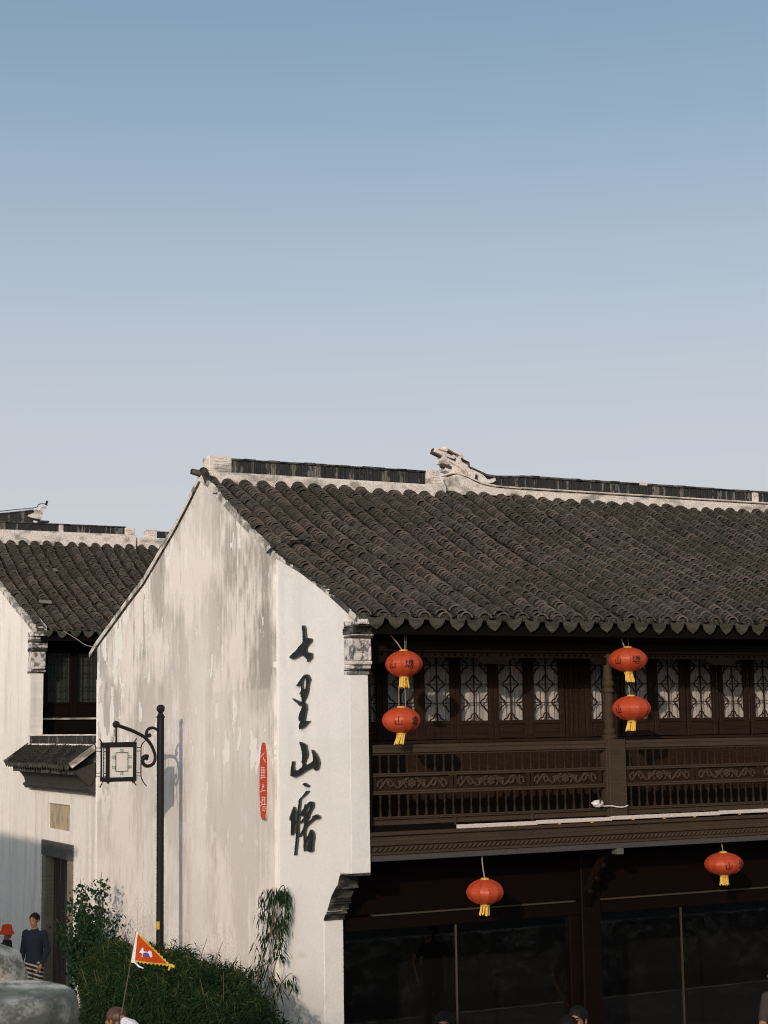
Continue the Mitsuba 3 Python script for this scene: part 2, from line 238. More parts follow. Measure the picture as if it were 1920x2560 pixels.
SHAN = [([(1.249,4.344),(1.211,4.34),(1.121,4.321),(1.076,4.3),(1.062,4.251),(1.04,4.209),(1.063,4.166),(1.094,4.141),(1.125,4.104),(1.095,4.077),(1.035,4.087),(0.945,4.106),(0.87,4.137),(0.877,4.186),(0.905,4.234),(0.92,4.258),(0.883,4.246),(0.81,4.21),(0.76,4.169),(0.724,4.115),(0.74,4.073),(0.77,4.042),(0.807,4.024),(0.843,4.035),(0.872,4.059),(0.976,4.045),(1.127,4.006),(1.249,3.967),(1.372,3.943),(1.465,3.947),(1.512,3.95),(1.503,4.012),(1.479,4.074),(1.462,4.118),(1.439,4.122),(1.423,4.112),(1.44,4.063),(1.417,4.02),(1.356,4.011),(1.263,4.031),(1.179,4.06),(1.163,4.091),(1.193,4.115),(1.177,4.14),(1.168,4.201),(1.198,4.263),(1.235,4.318)],[])]
TANG = [([(1.157,3.868),(1.118,3.882),(1.061,3.868),(1.005,3.852),(1.024,3.837),(1.091,3.843),(1.157,3.856)],[]),([(1.039,3.796),(1.016,3.789),(1.073,3.758),(1.121,3.738),(1.169,3.721),(1.237,3.695),(1.255,3.679),(1.257,3.64),(1.278,3.593),(1.289,3.515),(1.303,3.437),(1.314,3.359),(1.33,3.281),(1.351,3.203),(1.374,3.124),(1.396,3.053),(1.421,3.05),(1.406,3.103),(1.385,3.181),(1.364,3.279),(1.348,3.358),(1.332,3.436),(1.318,3.514),(1.302,3.592),(1.286,3.647),(1.276,3.682),(1.251,3.703),(1.179,3.728),(1.13,3.757),(1.073,3.789)],[]),([(1.428,3.603),(1.404,3.581),(1.385,3.55),(1.396,3.511),(1.406,3.472),(1.417,3.44),(1.368,3.45),(1.348,3.443),(1.368,3.423),(1.408,3.402),(1.418,3.354),(1.439,3.307),(1.493,3.273),(1.508,3.276),(1.502,3.35),(1.496,3.409),(1.505,3.444),(1.549,3.444),(1.539,3.482),(1.504,3.515),(1.473,3.555)],[]),([(1.113,3.643),(1.076,3.631),(1.028,3.656),(0.971,3.677),(0.915,3.679),(0.887,3.653),(0.897,3.615),(0.945,3.582),(0.983,3.547),(1.007,3.527),(1.012,3.5),(1.06,3.471),(1.089,3.439),(1.042,3.437),(0.966,3.471),(0.909,3.492),(0.899,3.52),(0.843,3.531),(0.801,3.541),(0.742,3.526),(0.715,3.504),(0.752,3.495),(0.835,3.488),(0.9,3.466),(0.985,3.432),(1.052,3.402),(1.1,3.373),(1.129,3.33),(1.13,3.291),(1.112,3.25),(1.083,3.263),(1.026,3.297),(0.987,3.344),(0.959,3.365),(0.912,3.348),(0.889,3.323),(0.886,3.281),(0.905,3.227),(0.92,3.177),(0.917,3.132),(0.973,3.115),(1.048,3.12),(1.067,3.134),(1.037,3.182),(0.999,3.229),(0.979,3.265),(1.002,3.283),(1.055,3.249),(1.103,3.197),(1.123,3.139),(1.143,3.111),(1.156,3.156),(1.15,3.233),(1.163,3.317),(1.196,3.315),(1.245,3.282),(1.279,3.264),(1.284,3.28),(1.225,3.321),(1.167,3.362),(1.137,3.406),(1.136,3.445),(1.194,3.442),(1.252,3.416),(1.257,3.428),(1.193,3.461),(1.135,3.498),(1.173,3.505),(1.212,3.511),(1.279,3.508),(1.25,3.525),(1.191,3.565),(1.133,3.598),(1.123,3.622)],[[(0.972,3.643),(0.963,3.62),(1.001,3.573),(1.03,3.537),(1.068,3.536),(1.086,3.577),(1.057,3.605)]])]
HEAD = [(3.538,8.465),(3.582,8.499),(3.67,8.512),(3.724,8.531),(3.837,8.484),(3.986,8.415),(3.998,8.361),(4.082,8.311),(4.089,8.249),(4.116,8.235),(4.103,8.101),(4.023,8.105),(3.847,8.141),(3.75,8.12),(3.777,8.153),(3.698,8.172),(3.695,8.234),(3.726,8.267),(3.643,8.277),(3.644,8.301),(3.676,8.357),(3.668,8.388),(3.537,8.438)]
BASE = [(3.784,8.091),(3.82,8.109),(3.873,8.119),(4.023,8.077),(4.217,7.998),(4.378,7.967),(4.585,7.951),(4.94,7.946),(4.937,7.855),(3.822,7.821)]
MOULD = [(3.75,8.12),(3.847,8.157),(4.023,8.108),(4.253,8.027),(4.505,7.99),(4.941,7.978),(4.94,7.962),(4.504,7.97),(4.253,8.004),(4.023,8.085),(3.847,8.126)]
DARK = [(4.106,8.203),(4.221,8.178),(4.382,8.125),(4.526,8.113),(4.946,8.141),(4.941,7.997),(4.505,7.998),(4.254,8.039),(4.108,8.101)]
CAP = [(3.958,8.363),(4.091,8.316),(4.098,8.25),(4.134,8.244),(4.222,8.21),(4.383,8.156),(4.527,8.142),(4.946,8.163),(4.946,8.139),(4.526,8.113),(4.382,8.125),(4.221,8.178),(4.08,8.241),(4.072,8.279),(3.975,8.321)]
FIG = [(4.115,8.211),(4.159,8.198),(4.257,8.165),(4.337,8.122),(4.38,8.077),(4.435,8.081),(4.517,8.109),(4.534,8.07),(4.479,8.036),(4.379,8.022),(4.343,8.036),(4.28,8.025),(4.245,8.046),(4.247,8.117),(4.185,8.153),(4.174,8.082),(4.117,8.094)]
PANEL1 = [(3.731,8.477),(3.924,8.404),(3.906,8.379),(3.836,8.418),(3.8,8.396),(3.765,8.421),(3.721,8.422)]
PANEL2 = [(3.72,8.383),(3.834,8.351),(3.879,8.369),(3.869,8.318),(3.798,8.333),(3.729,8.36)]
BAR1 = [(3.591,8.492),(3.661,8.481),(3.706,8.522),(3.986,8.411),(3.994,8.365),(3.958,8.367),(3.941,8.397),(3.731,8.485),(3.713,8.449),(3.582,8.476)]
BAR2 = [(3.684,8.357),(3.728,8.352),(3.956,8.249),(4.043,8.168),(4.05,8.122),(4.015,8.12),(4.007,8.166),(3.929,8.224),(3.736,8.314),(3.762,8.261),(3.726,8.267),(3.684,8.318)]
BAR3 = [(3.849,8.219),(3.884,8.206),(3.988,8.134),(4.015,8.12),(3.997,8.111),(3.9,8.152),(3.839,8.172)]

# ------------------------------------------------------------------ ground
def flat(x0, x1, y0, y1, z): return quad((x0, y0, z), (x1, y0, z), (x1, y1, z), (x0, y1, z))
add('ground', cat([flat(-600, 600, -5.5, 600, 0), flat(-600, 600, -600, -14.5, 0)]), 'ground', None, label='stone flagged street below the houses', kind='structure')
add('canal_water', flat(-600, 600, -14.6, -5.4, -1.3), 'water', None, label='dark still canal water in front of the houses', kind='structure')
add('quay', cat([box(-300, 300, -5.7, -5.48, -2, -.012, .02), box(-300, 300, -14.52, -14.3, -2, -.012, .02)]), 'stone', None, label='stone quay walls along the canal', kind='structure')
bridge = thing('stone_bridge', 'stone footbridge over the canal from which the houses are seen', 'bridge')
add('deck', prism([(-19, -.1), (-17.5, 1.8), (-16.5, 2.85), (-12, 2.9), (-9, 2.7), (-7, 2.25), (-4, 1.2), (-1.5, -.1), (-5.5, -.1), (-6.5, .6), (-8.5, 1.6), (-10.5, 1.9), (-12.5, 1.6), (-14, .5), (-14.4, -.1)], -10.5, -6.3), 'stone', bridge)

# ------------------------------------------------------------------ roofs of small grey tiles
def tile_mesh(r=.082, half=74, L=.17, t=.013, taper=.88, n=6):
    """a curved tile: width along x, length along -y (down the slope), crown up z; its lower end at the origin"""
    an = np.radians(np.linspace(-half, half, n + 1)); v = []
    for yy, k in ((0, 1.0), (L, taper)):
        for rr in (r, r - t):
            v += [[rr * k * math.sin(a), yy, rr * k * math.cos(a) - r * math.cos(math.radians(half))] for a in an]
    m = n + 1; f = []
    o0, i0, o1, i1 = 0, m, 2 * m, 3 * m
    for j in range(n):
        for a, b, c, d in ((o0 + j, o0 + j + 1, o1 + j + 1, o1 + j), (i0 + j, i1 + j, i1 + j + 1, i0 + j + 1), (o0 + j, i0 + j, i0 + j + 1, o0 + j + 1), (o1 + j, o1 + j + 1, i1 + j + 1, i1 + j)):
            f += [[a, b, c], [a, c, d]]
    for a, b, c, d in ((o0, o1, i1, i0), (o0 + n, i0 + n, i1 + n, o1 + n)): f += [[a, b, c], [a, c, d]]
    return np.array(v, float), np.array(f)
TILE_KINDS = [tile_mesh(r=.088 + .003 * i, t=.017 + .002 * i, L=.17 + .004 * i) for i in range(3)]
TILE_PLY = [ply(m, 'tile', smooth=40) for m in TILE_KINDS]
HEART = Polygon([(-.104, .012), (-.102, -.02), (-.094, -.05), (-.076, -.078), (-.048, -.102), (-.02, -.118), (0, -.132), (.02, -.118), (.048, -.102), (.076, -.078), (.094, -.05), (.102, -.02), (.104, .012), (.05, -.004), (0, -.010), (-.05, -.004)])
HEART_MESH = prism(HEART, -.009, .009, 'xz'); HEART_PLY = ply(HEART_MESH, 'drip')
def slope_frame(pos, zp, origin, ux, uy, lat=0, tilt=0, roll=0, s=1.0):
    """a frame on a roof: pos(u) gives (run, height) of the slope, ux the eave's direction, uy the uphill direction"""
    t = uy + V(0, 0, zp); t /= np.linalg.norm(t); nn = np.cross(ux, t); nn = nn if nn[2] > 0 else -nn
    ct, st = math.cos(tilt), math.sin(tilt); t, nn = ct * t + -st * nn, ct * nn + st * t
    cr, sr = math.cos(roll), math.sin(roll); u, t = cr * ux + sr * t, cr * t - sr * ux
    return frame(origin, u * s, t * s, nn * s)
def tiled_slope(roof, prof, ux, uy, o, ncol, pitch, step, first=.5, keep=300, seed=1, sag=.0, top=None, scale=1.0, hearts=True, heart_scale=1.0, skip=()):
    """prof: [(run, height)] from the eave up; covers, pans and drip tiles. The ones nearest the bridge are parts, the rest one part."""
    R = np.random.default_rng(seed)
    run, hz = np.array(prof).T; fine = np.linspace(run[0], run[-1], 400); zz = np.interp(fine, run, hz)
    zz = np.convolve(np.pad(zz, 12, mode='reflect', reflect_type='odd'), np.ones(25) / 25, 'valid'); L = np.r_[0, np.cumsum(np.hypot(np.diff(fine), np.diff(zz)))]
    near, rows = [], int(L[-1] / step)
    for c in range(ncol):
        x = (c + first) * pitch; wob = R.uniform(0, 6.3); lift = R.normal(0, .006)
        for r in range(rows):
            s = r * step + R.normal(0, .004); s = max(0, min(s, L[-1] - .01)); y = np.interp(s, L, fine); z = np.interp(s, L, zz); zp = (np.interp(y + .02, fine, zz) - np.interp(y - .02, fine, zz)) / .04
            zz_ = .018 * math.sin(x * 1.7 + seed) * math.sin(y * 1.9 + x * .6) * min(1, y) * scale
            P = V(0, 0, zz_) + o + ux * (x + .016 * math.sin(wob + r * .16) + R.normal(0, .009)) + uy * y + V(0, 0, z + .033 * scale + lift + (.025 if c == 0 and scale == 1 else 0) + R.normal(0, .003) - sag * math.sin(math.pi * min(1, x / (ncol * pitch))) )
            M = slope_frame(None, zp, P, ux, uy, tilt=.27 + R.normal(0, .02), roll=R.normal(0, .022), s=scale * R.uniform(.98, 1.08))
            if R.random() < .006: M = slope_frame(None, zp, P + V(0, 0, .012), ux, uy, tilt=.2, roll=R.normal(0, .3), s=scale * R.uniform(.85, 1.0))
            near.append((np.linalg.norm(P - EYE), int(R.integers(3)), M))
    near.sort(key=lambda q: q[0])
    for d, k, M in near[:keep]: add('tile', TILE_PLY[k], None, roof, to=M)
    if len(near) > keep: add('tiles', cat([xf(TILE_KINDS[k], M) for d, k, M in near[keep:]]), 'tile', roof, smooth=40, kind='stuff')
    pans = []; pan = tile_mesh(r=.115 * scale, half=62, L=.2 * scale, t=.011, taper=.95, n=5); pan = (pan[0] * V(1, 1, -1), pan[1][:, ::-1])
    for c in range(1, ncol + 1):
        x = (c + first - .5) * pitch
        for r in range(int(L[-1] / .105)):
            s = r * .105; y = np.interp(s, L, fine); z = np.interp(s, L, zz); zp = (np.interp(y + .02, fine, zz) - np.interp(y - .02, fine, zz)) / .04
            pans.append(xf(pan, slope_frame(None, zp, o + ux * (x + R.normal(0, .005)) + uy * y + V(0, 0, z + .040 * scale + R.normal(0, .006)), ux, uy, tilt=.12, roll=R.normal(0, .03))))
    add('channel_tiles', cat(pans), 'channel', roof, smooth=40, kind='stuff')
    if hearts:
        plug = [xf(box(-.078 * scale, .078 * scale, .012, .05, -.02, .052 * scale, .02), slope_frame(None, 0, o + ux * (c + first) * pitch + uy * .01 + V(0, 0, hz[0] + .015), ux, uy)) for c in range(ncol)]
        add('mortar_plugs', cat(plug), 'drip', roof, kind='stuff')
        for c in range(ncol):
            if c in skip: continue
            x = (c + first + .5) * pitch; t = R.normal(0, .09)
            nrm = np.cross(ux, V(0, 0, 1)); M = frame(o + ux * (x + R.normal(0, .008)) + uy * -.02 + V(0, 0, hz[0] + .012 + R.normal(0, .006)), ux * math.cos(t) * heart_scale * .92 + V(0, 0, 1) * math.sin(t) * heart_scale, uy * heart_scale, (V(0, 0, 1) * math.cos(t) - ux * math.sin(t) - uy * .12) * heart_scale)
            add('drip_tile', HEART_PLY, None, roof, to=M)

# ------------------------------------------------------------------ the corner house
house = thing('corner_house', 'large white gabled corner house with grey tiled roof and dark timber balcony front', 'house')
RAKE_B = [(9.42, 5.66), (9.05, 5.83), (8.315, 6.093), (7.494, 6.391), (6.785, 6.634), (6.11, 6.954), (5.465, 7.26), (4.849, 7.595), (4.46, 7.83)]
RAKE_F = [(4.46, 7.83), (4.008, 7.631), (3.458, 7.315), (2.934, 7.034), (2.483, 6.809), (1.98, 6.56)]
RAKE_E = [(1.98, 6.545), (1.276, 6.299), (.639, 6.049), (.236, 5.862), (-.036, 5.724), (-.29, 5.60)]
old = Polygon([(1.98, -.2), (9.05, -.2), (9.05, 5.83)] + RAKE_B[2:] + RAKE_F[1:])
wall = add('gable_wall', prism(old, -.04, .2), 'plaster_old', house, label='rain streaked old plaster gable with flaking white patches')
front = Polygon([(.72, -.2), (1.98, -.2), (1.98, 6.56)] + RAKE_E[1:4] + [(0, 5.735), (0, 2.944), (.245, 2.93), (.30, 2.89), (.345, 2.80), (.41, 2.755), (.51, 2.665), (.565, 2.58), (.615, 2.51), (.64, 2.47), (.67, 2.45), (.72, 2.39)])
add('end_wall', prism(front, 0, .2), 'plaster_new', house, label='clean white wall end that carries the black lettering')
add('pier', cat([box(.005, .236, -.004, .06, 2.944, 5.063, .006), box(.005, .242, .712, .78, -.2, 2.39, .006)]), 'plaster_new', house)
add('seam', box(-.006, .01, 1.93, 1.98, -.2, 6.45, .003), 'plaster_new', house)
def rake(pts, up, name, x0=-.10, x1=-.012):
    p = np.array(pts); q = p + [0, up]; jag = rng.normal(0, .006, len(p)); p[:, 1] += jag
    P = Polygon([tuple(a) for a in p] + [tuple(a) for a in q[::-1]])
    return add(name, prism(P, x0, x1), 'rake', house)
rake(RAKE_F, .088, 'rake_trim', -.054); rake(RAKE_E, .08, 'rake_trim', -.016); rake(RAKE_B, .075, 'rake_trim', -.065, .22)
add('rake_moulding', tube([(-.05, y, z - .012) for y, z in RAKE_B], .018, 6), 'cornice', house)
# pier head: stepped corbel courses with a carved block
def course(key, z0, z1, y0, y1, c=.008, x0=-.012, x1=.25, mat='headstone'): return add(key, box(x0, x1, y0, y1, z0, z1, c), mat, head)
head = add('pier_head', box(-.01, .238, -.086, .10, 5.222, 5.462, .008), 'headstone', house, label='carved block at the head of the white pier')
course('course', 5.068, 5.105, -.016, .1); course('course', 5.112, 5.128, -.03, .1, mat='cornice'); course('course', 5.134, 5.17, -.055, .1); course('course', 5.178, 5.218, -.085, .1)
course('course', 5.466, 5.488, -.112, .1, mat='cornice'); course('course', 5.492, 5.505, -.135, .1)
add('cap', prism([(.1, 5.507), (-.14, 5.507), (-.165, 5.53), (-.205, 5.55), (-.23, 5.575), (.1, 5.575)], -.02, .262), 'cornice', head)
course('course', 5.58, 5.60, -.27, .1, mat='cornice', x1=.27); course('course', 5.604, 5.66, -.30, .1, x1=.275)
rel = []
for i in range(9):
    a = i * .7; rel.append(tube(smoothpath([(.115 + .07 * math.sin(a + t) * (1 - .07 * i), -.089, 5.25 + .021 * i + .02 * math.cos(2 * a + t)) for t in np.linspace(0, 3.5, 6)], 3), .008, 5))
add('carving', cat(rel + [box(-.005, .018, -.094, -.08, 5.23, 5.45, .004), box(.21, .233, -.094, -.08, 5.23, 5.45, .004)]), 'headstone', head)
# the lower corbel that carries the jettied pier
head = add('corbel', prism([(.78, 2.40), (.70, 2.40), (.66, 2.45), (.63, 2.47), (.63, 2.505), (.60, 2.51), (.56, 2.575), (.54, 2.615), (.50, 2.66), (.40, 2.75), (.375, 2.765), (.345, 2.78), (.33, 2.83), (.29, 2.895), (.23, 2.93), (.78, 2.93)], .004, .246), 'cornice', house, label='blackened stepped corbel under the upper pier')
for z0, z1, y0 in ((2.385, 2.402, .69), (2.455, 2.47, .628), (2.503, 2.516, .59), (2.572, 2.59, .535), (2.60, 2.614, .525), (2.755, 2.782, .335)): course('course', z0, z1, y0, .78, .004, .003, .258, 'cornice')
add('soffit', box(.0, .24, .0, .30, 2.915, 2.944, .004), 'cornice', house)
# roof
roof = add('roof', prism([(-.27, 5.60), (1.0, 6.17), (2.0, 6.58), (3.0, 7.05), (4.45, 7.77), (6.1, 6.95), (8.3, 6.08), (9.4, 5.65), (9.4, 5.55), (4.45, 7.66), (-.27, 5.50)], .18, 11.2), 'wood_black', house)
PROF = [(0, 5.665), (.6, 5.94), (1.3, 6.235), (2.3, 6.645), (3.3, 7.12), (4.0, 7.475), (4.66, 7.80)]
tiled_slope(roof, PROF, V(1, 0, 0), V(0, 1, 0), V(-.07, -.30, 0), 44, .25, .070, seed=3)
for k in range(3):   # the bent flashing where the old roof steps to the lower eave
    add('flashing', tube(smoothpath([(.42 - .02 * k, 1.98 + .02 * k, 6.77 + .012 * k), (.36 - .03 * k, 1.90, 6.765), (.17, 1.86 + .03 * k, 6.76 + .01 * k), (.0, 1.9 + .02 * k, 6.72), (-.1, 1.99 + .02 * k, 6.60)], 5), .014, 5), 'dark_ridge', roof)
add('apex_tile', cat([tube([(-.165, 4.44, 7.945), (-.178, 4.44, 7.947), (-.175, 4.44, 7.946), (-.06, 4.44, 7.925), (.06, 4.44, 7.905)], [.026, .030, .040, .046, .055], 12), tube(smoothpath([(-.04, 4.18, 7.79), (-.02, 4.32, 7.90), (0, 4.44, 7.965), (.03, 4.6, 7.95)], 4), .052, 8)]), 'tile', roof, smooth=40)
# the ridge: a plaster base, a course of standing tiles and a coping; two lengths
def standing(x0, x1, zb, zt, y0, y1, seed):
    R = np.random.default_rng(seed); out = []; x = x0
    while x < x1 - .01:
        w = R.uniform(.020, .034); b, t = (zb(x), zt(x)) if callable(zb) else (zb, zt)
        out.append(box(x, x + w - .0035, y0 + R.normal(0, .005), y1, b, t + R.normal(0, .003), .003)); x += w
    return cat(out)
YR = 4.46
ridge = add('ridge', cat([box(.02, 3.68, YR - .15, YR + .15, 7.76, 7.945, .015)]), 'ridge_white', house, label='left length of the roof ridge with white block ends')
add('end_block', cat([box(.04, .37, YR - .13, YR + .13, 7.946, 8.165, .012)] + [box(.07 + .02 * i, .34 - .03 * i, YR - .14, YR - .12, z, z + .011, .002) for i, z in enumerate((7.99, 8.04, 8.09, 8.13))]), 'ridge_white', ridge)
add('end_block', cat([prism([(3.36, 7.946), (3.67, 7.946), (3.56, 8.16), (3.36, 8.16)], YR - .13, YR + .13, 'xz')] + [box(3.44, 3.62 - .022 * i, YR - .14, YR - .12, z, z + .011, .002) for i, z in enumerate((7.97, 8.01, 8.05, 8.09, 8.12))] + [box(3.40, 3.415, YR - .14, YR - .12, 7.96, 8.13, .002)]), 'ridge_white', ridge)
add('standing_tiles', standing(.37, 3.36, 7.947, 8.118, YR - .10, YR + .10, 5), 'dark_ridge', ridge, kind='stuff')
cop = lambda x0, x1, z, R: [box(a, a + .176, YR - .125, YR + .125, z + R.normal(0, .004), z + .03 + R.normal(0, .004), .008) for a in np.arange(x0, x1, .18)]
for b in cop(.37, 3.38, 8.119, rng): add('coping_tile', b, 'cornice', ridge)
ridge2 = add('ridge', cat([prism(BASE, YR - .15, YR + .15, 'xz'), box(4.93, 11.2, YR - .15, YR + .15, 7.76, 7.945, .01)]), 'ridge_white', house, label='right length of the roof ridge with an upturned carved end')
add('fillet', cat([prism(MOULD, YR - .17, YR + .17, 'xz'), box(4.94, 11.2, YR - .17, YR + .17, 7.965, 7.985, .006)]), 'ridge_white', ridge2)
add('standing_tiles', cat([prism(DARK, YR - .08, YR + .08, 'xz'), standing(4.55, 11.2, 7.985, 8.14, YR - .10, YR + .10, 8)]), 'dark_ridge', ridge2, kind='stuff')
add('coping', cat([prism(CAP, YR - .12, YR + .12, 'xz')]), 'cornice', ridge2)
for b in cop(4.95, 11.1, 8.142, rng): add('coping_tile', b, 'cornice', ridge2)
add('coping_patch', box(7.1, 7.25, YR - .13, YR, 8.135, 8.19, .01), 'ridge_white', ridge2); add('joint_block', box(9.3, 9.43, YR - .12, YR + .1, 7.985, 8.14, .01), 'ridge_white', ridge2)
orn = add('finial', prism(HEAD, YR - .09, YR + .09, 'xz'), 'ridge_white', ridge2, label='upturned dragon scroll of white plaster at the ridge end')
for P, y, m in ((PANEL1, -.094, 'dark_ridge'), (PANEL2, -.094, 'dark_ridge'), (BAR1, -.125, 'ridge_white'), (BAR2, -.125, 'ridge_white'), (BAR3, -.12, 'ridge_white'), (FIG, -.12, 'ridge_white')):
    scene[orn + f'__{"dark_panel" if m == "dark_ridge" else "scroll"}_{len(used):03d}'] = ply(prism(P, YR + y, YR - .07, 'xz'), m); used.add(f'x{len(used)}')  # dark panels painted on in place of cut recesses
for zc, xc in ((8.245, 3.69), (8.225, 3.72)): pass
scene[orn + '__tile_end'] = ply(cat([tube([(3.64, YR - .06, 8.255), (3.80, YR - .06, 8.215)], .04, 10), tube([(3.53, YR, 8.462), (3.68, YR, 8.405)], .045, 10)]), 'tile')
# eaves: rafters, purlin, hanging fretwork
raf = []
for i, x in enumerate(np.arange(.4, 9, .25)): add('rafter', tube([(x, -.22, 5.555), (x, 1.15, 6.12)], .035, 8), 'wood', roof)
add('fascia', box(.24, 9.2, -.255, -.225, 5.52, 5.60, .004), 'wood_black', house)
add('purlin', cat([tube([(.2, .16, 5.54), (9.2, .16, 5.54)], .085, 12), box(.24, 9.2, .10, .22, 5.33, 5.45, .006)]), 'fret_wood', house)
def fret(x0, x1):
    z0 = 5.33; w = x1 - x0; xs = np.linspace(0, 1, 41)
    low = [(x0 + w * t, z0 - (.13 if t < .1 or t > .9 else .13 - .07 * smooth1((min(t, 1 - t) - .1) / .06))) for t in xs]
    P = Polygon([(x0, z0)] + low + [(x1, z0)])
    for a in np.arange(x0 + .06, x1 - .03, .085): P = P.difference(Polygon([(a, z0 - .03), (a + .03, z0 - .012), (a + .06, z0 - .03), (a + .03, z0 - .05)]))
    return P
def smooth1(t): t = max(0, min(1, t)); return t * t * (3 - 2 * t)
for a, b in ((.3, 1.92), (1.92, 3.48), (3.6, 5.2), (5.2, 6.7)): add('fretwork', prism(fret(a, b), .13, .16, 'xz'), 'fret_wood', house)
# window wall behind the gallery
add('window_wall', cat([box(.2, 9.2, 1.04, 1.10, 3.4, 4.33, .003), box(.2, 9.2, .99, 1.07, 5.47, 6.1, .004), box(.2, 9.2, .97, 1.08, 4.30, 4.335, .004)]), 'wood', house)
add('gallery_floor', box(.24, 9.2, .12, 1.05, 3.36, 3.43, .003), 'wood_black', house)
add('rear_room', cat([box(.22, 9.2, 2.4, 2.46, 0, 6.6, .003), box(.22, 9.2, .9, 2.4, 3.0, 3.1, .003), box(9.1, 9.2, .3, 9, -.2, 6.4, .003), box(.0, 9.2, 8.9, 9.04, -.2, 5.6, .003)]), 'wood_black', house)
ZB, ZT = 4.56, 5.45
def ring(cx, cz, rx, rz, part):
    out = []
    th = np.linspace(*part, 25)
    for t in th:
        c, s = math.cos(t), math.sin(t); d = (abs(c) ** 1.05 + abs(s) ** 1.05); lobe = 1 + .07 * math.cos(4 * t) - .06 * math.cos(8 * t)
        out.append((cx + rx * c / d * lobe, .985, cz + rz * s / d * lobe))
    return tube(out, .0085, 5)
def casement(x0, x1, seed):
    R = np.random.default_rng(seed); c = (x0 + x1) / 2; a, b = x0 - .068, x1 + .068
    w = add('window', cat([box(a, x0, .955, 1.0, 4.34, 5.47, .005), box(x1, b, .955, 1.0, 4.34, 5.47, .005), box(x0, x1, .957, .998, ZB - .045, ZB, .004), box(x0, x1, .957, .998, ZT, ZT + .03, .004), box(x0, x1, .957, .998, 4.345, 4.385, .004)]), 'wood', house)
    for e in (x0 - .04, x1 + .028): add('bead', box(e, e + .012, .948, .956, 4.36, 5.45, .002), 'wood', w)
    add('panel', cat([box(x0 - .003, x1 + .003, .975, .995, 4.383, ZB - .043, .003), box(x0 + .03, x1 - .03, .965, .976, 4.41, ZB - .07, .006)]), 'wood', w)
    hw = (x1 - x0) / 2; rr = min(.112, hw * .6)
    L = [bar((c, .985, ZB), (c, .985, ZT), .017, .014, (0, 1, 0))] + [bar((x0, .985, z), (x1, .985, z), .010, .014, (0, 1, 0)) for z in (4.77, 4.995, 5.22)]
    pi = math.pi
    for cz, pt in ((4.545, (0, pi)), (4.995, (0, 2 * pi)), (5.445, (pi, 2 * pi))): L.append(ring(c, cz, rr, .105, pt))
    for cz in (4.77, 5.22): L += [ring(x0, cz, rr * .95, .105, (-pi / 2, pi / 2)), ring(x1, cz, rr * .95, .105, (pi / 2, 1.5 * pi))]
    add('lattice', cat(L), 'wood', w)
    add('pane', quad((x0 - .004, 1.003, ZB), (x1 + .004, 1.003, ZB), (x1 + .004, 1.003, ZT), (x0 - .004, 1.003, ZT)), 'pane', w)
    xs = np.linspace(x0 - .05, x1 + .05, 49); ph = R.uniform(0, 6, 3); ys = 1.065 + .014 * np.sin(xs * 55 + ph[0]) + .009 * np.sin(xs * 97 + ph[1]) + .008 * np.sin(xs * 23 + ph[2])
    v = np.array([(x + .01 * (j - 1) * math.sin(x * 40), y, z) for j, z in enumerate((ZB - .05, 5.0, ZT + .03)) for x, y in zip(xs, ys)]); n = len(xs)
    f = np.array([t for j in range(2) for i in range(n - 1) for t in ([j * n + i, j * n + i + 1, (j + 1) * n + i + 1], [j * n + i, (j + 1) * n + i + 1, (j + 1) * n + i])])
    add('curtain', (v, f), 'curtain', w, smooth=True)
for i, (a, b) in enumerate([(.46, .82), (.966, 1.33), (1.456, 1.807), (1.949, 2.33), (2.471, 2.835), (2.969, 3.342), (3.804, 4.16), (4.324, 4.68), (4.826, 5.181), (5.34, 5.692), (5.865, 6.204), (6.38, 6.72), (6.88, 7.22)]): casement(a, b, i)
for x in (3.43, 3.50, 3.575, 3.66, 3.72): add('batten', box(x, x + .035 + .015 * (x > 3.6), .962, 1.0, 4.34, 5.47, .004), 'wood', house)
add('window_post', box(3.41, 3.74, .985, 1.06, 4.34, 5.47, .004), 'wood', house)
# the balcony front
YB = .12
def lined(name, x0, x1, y0, y1, z0, z1, parent, mat='wood_grey'):   # a rail with a groove along its face
    h = z1 - z0
    return add(name, cat([box(x0, x1, y0, y1, z0 + .56 * h, z1, .006), box(x0, x1, y0 + .008, y1, z0 + .42 * h, z0 + .56 * h, .001), box(x0, x1, y0 + .004, y1, z0, z0 + .42 * h, .004)]), mat, parent)
bal = add('balcony', box(.25, 6.9, YB + .02, YB + .09, 3.40, 3.49, .004), 'wood_grey', house, label='dark timber balcony front with two rows of turned balusters')
BALU = lathe([(.022, 0), (.022, .02), (.014, .035), (.0125, .07), (.017, .085), (.011, .095), (.015, .105), (.010, .12), (.012, .16), (.016, .185), (.020, .21), (.022, .24)], 7)
def baluster(x, z0, z1):
    h = z1 - z0; v = BALU[0].copy(); v[:, 2] = (.24 - v[:, 2]) * h / .24; return (v * V(.9, .9, 1), BALU[1][:, ::-1])
BP = {}
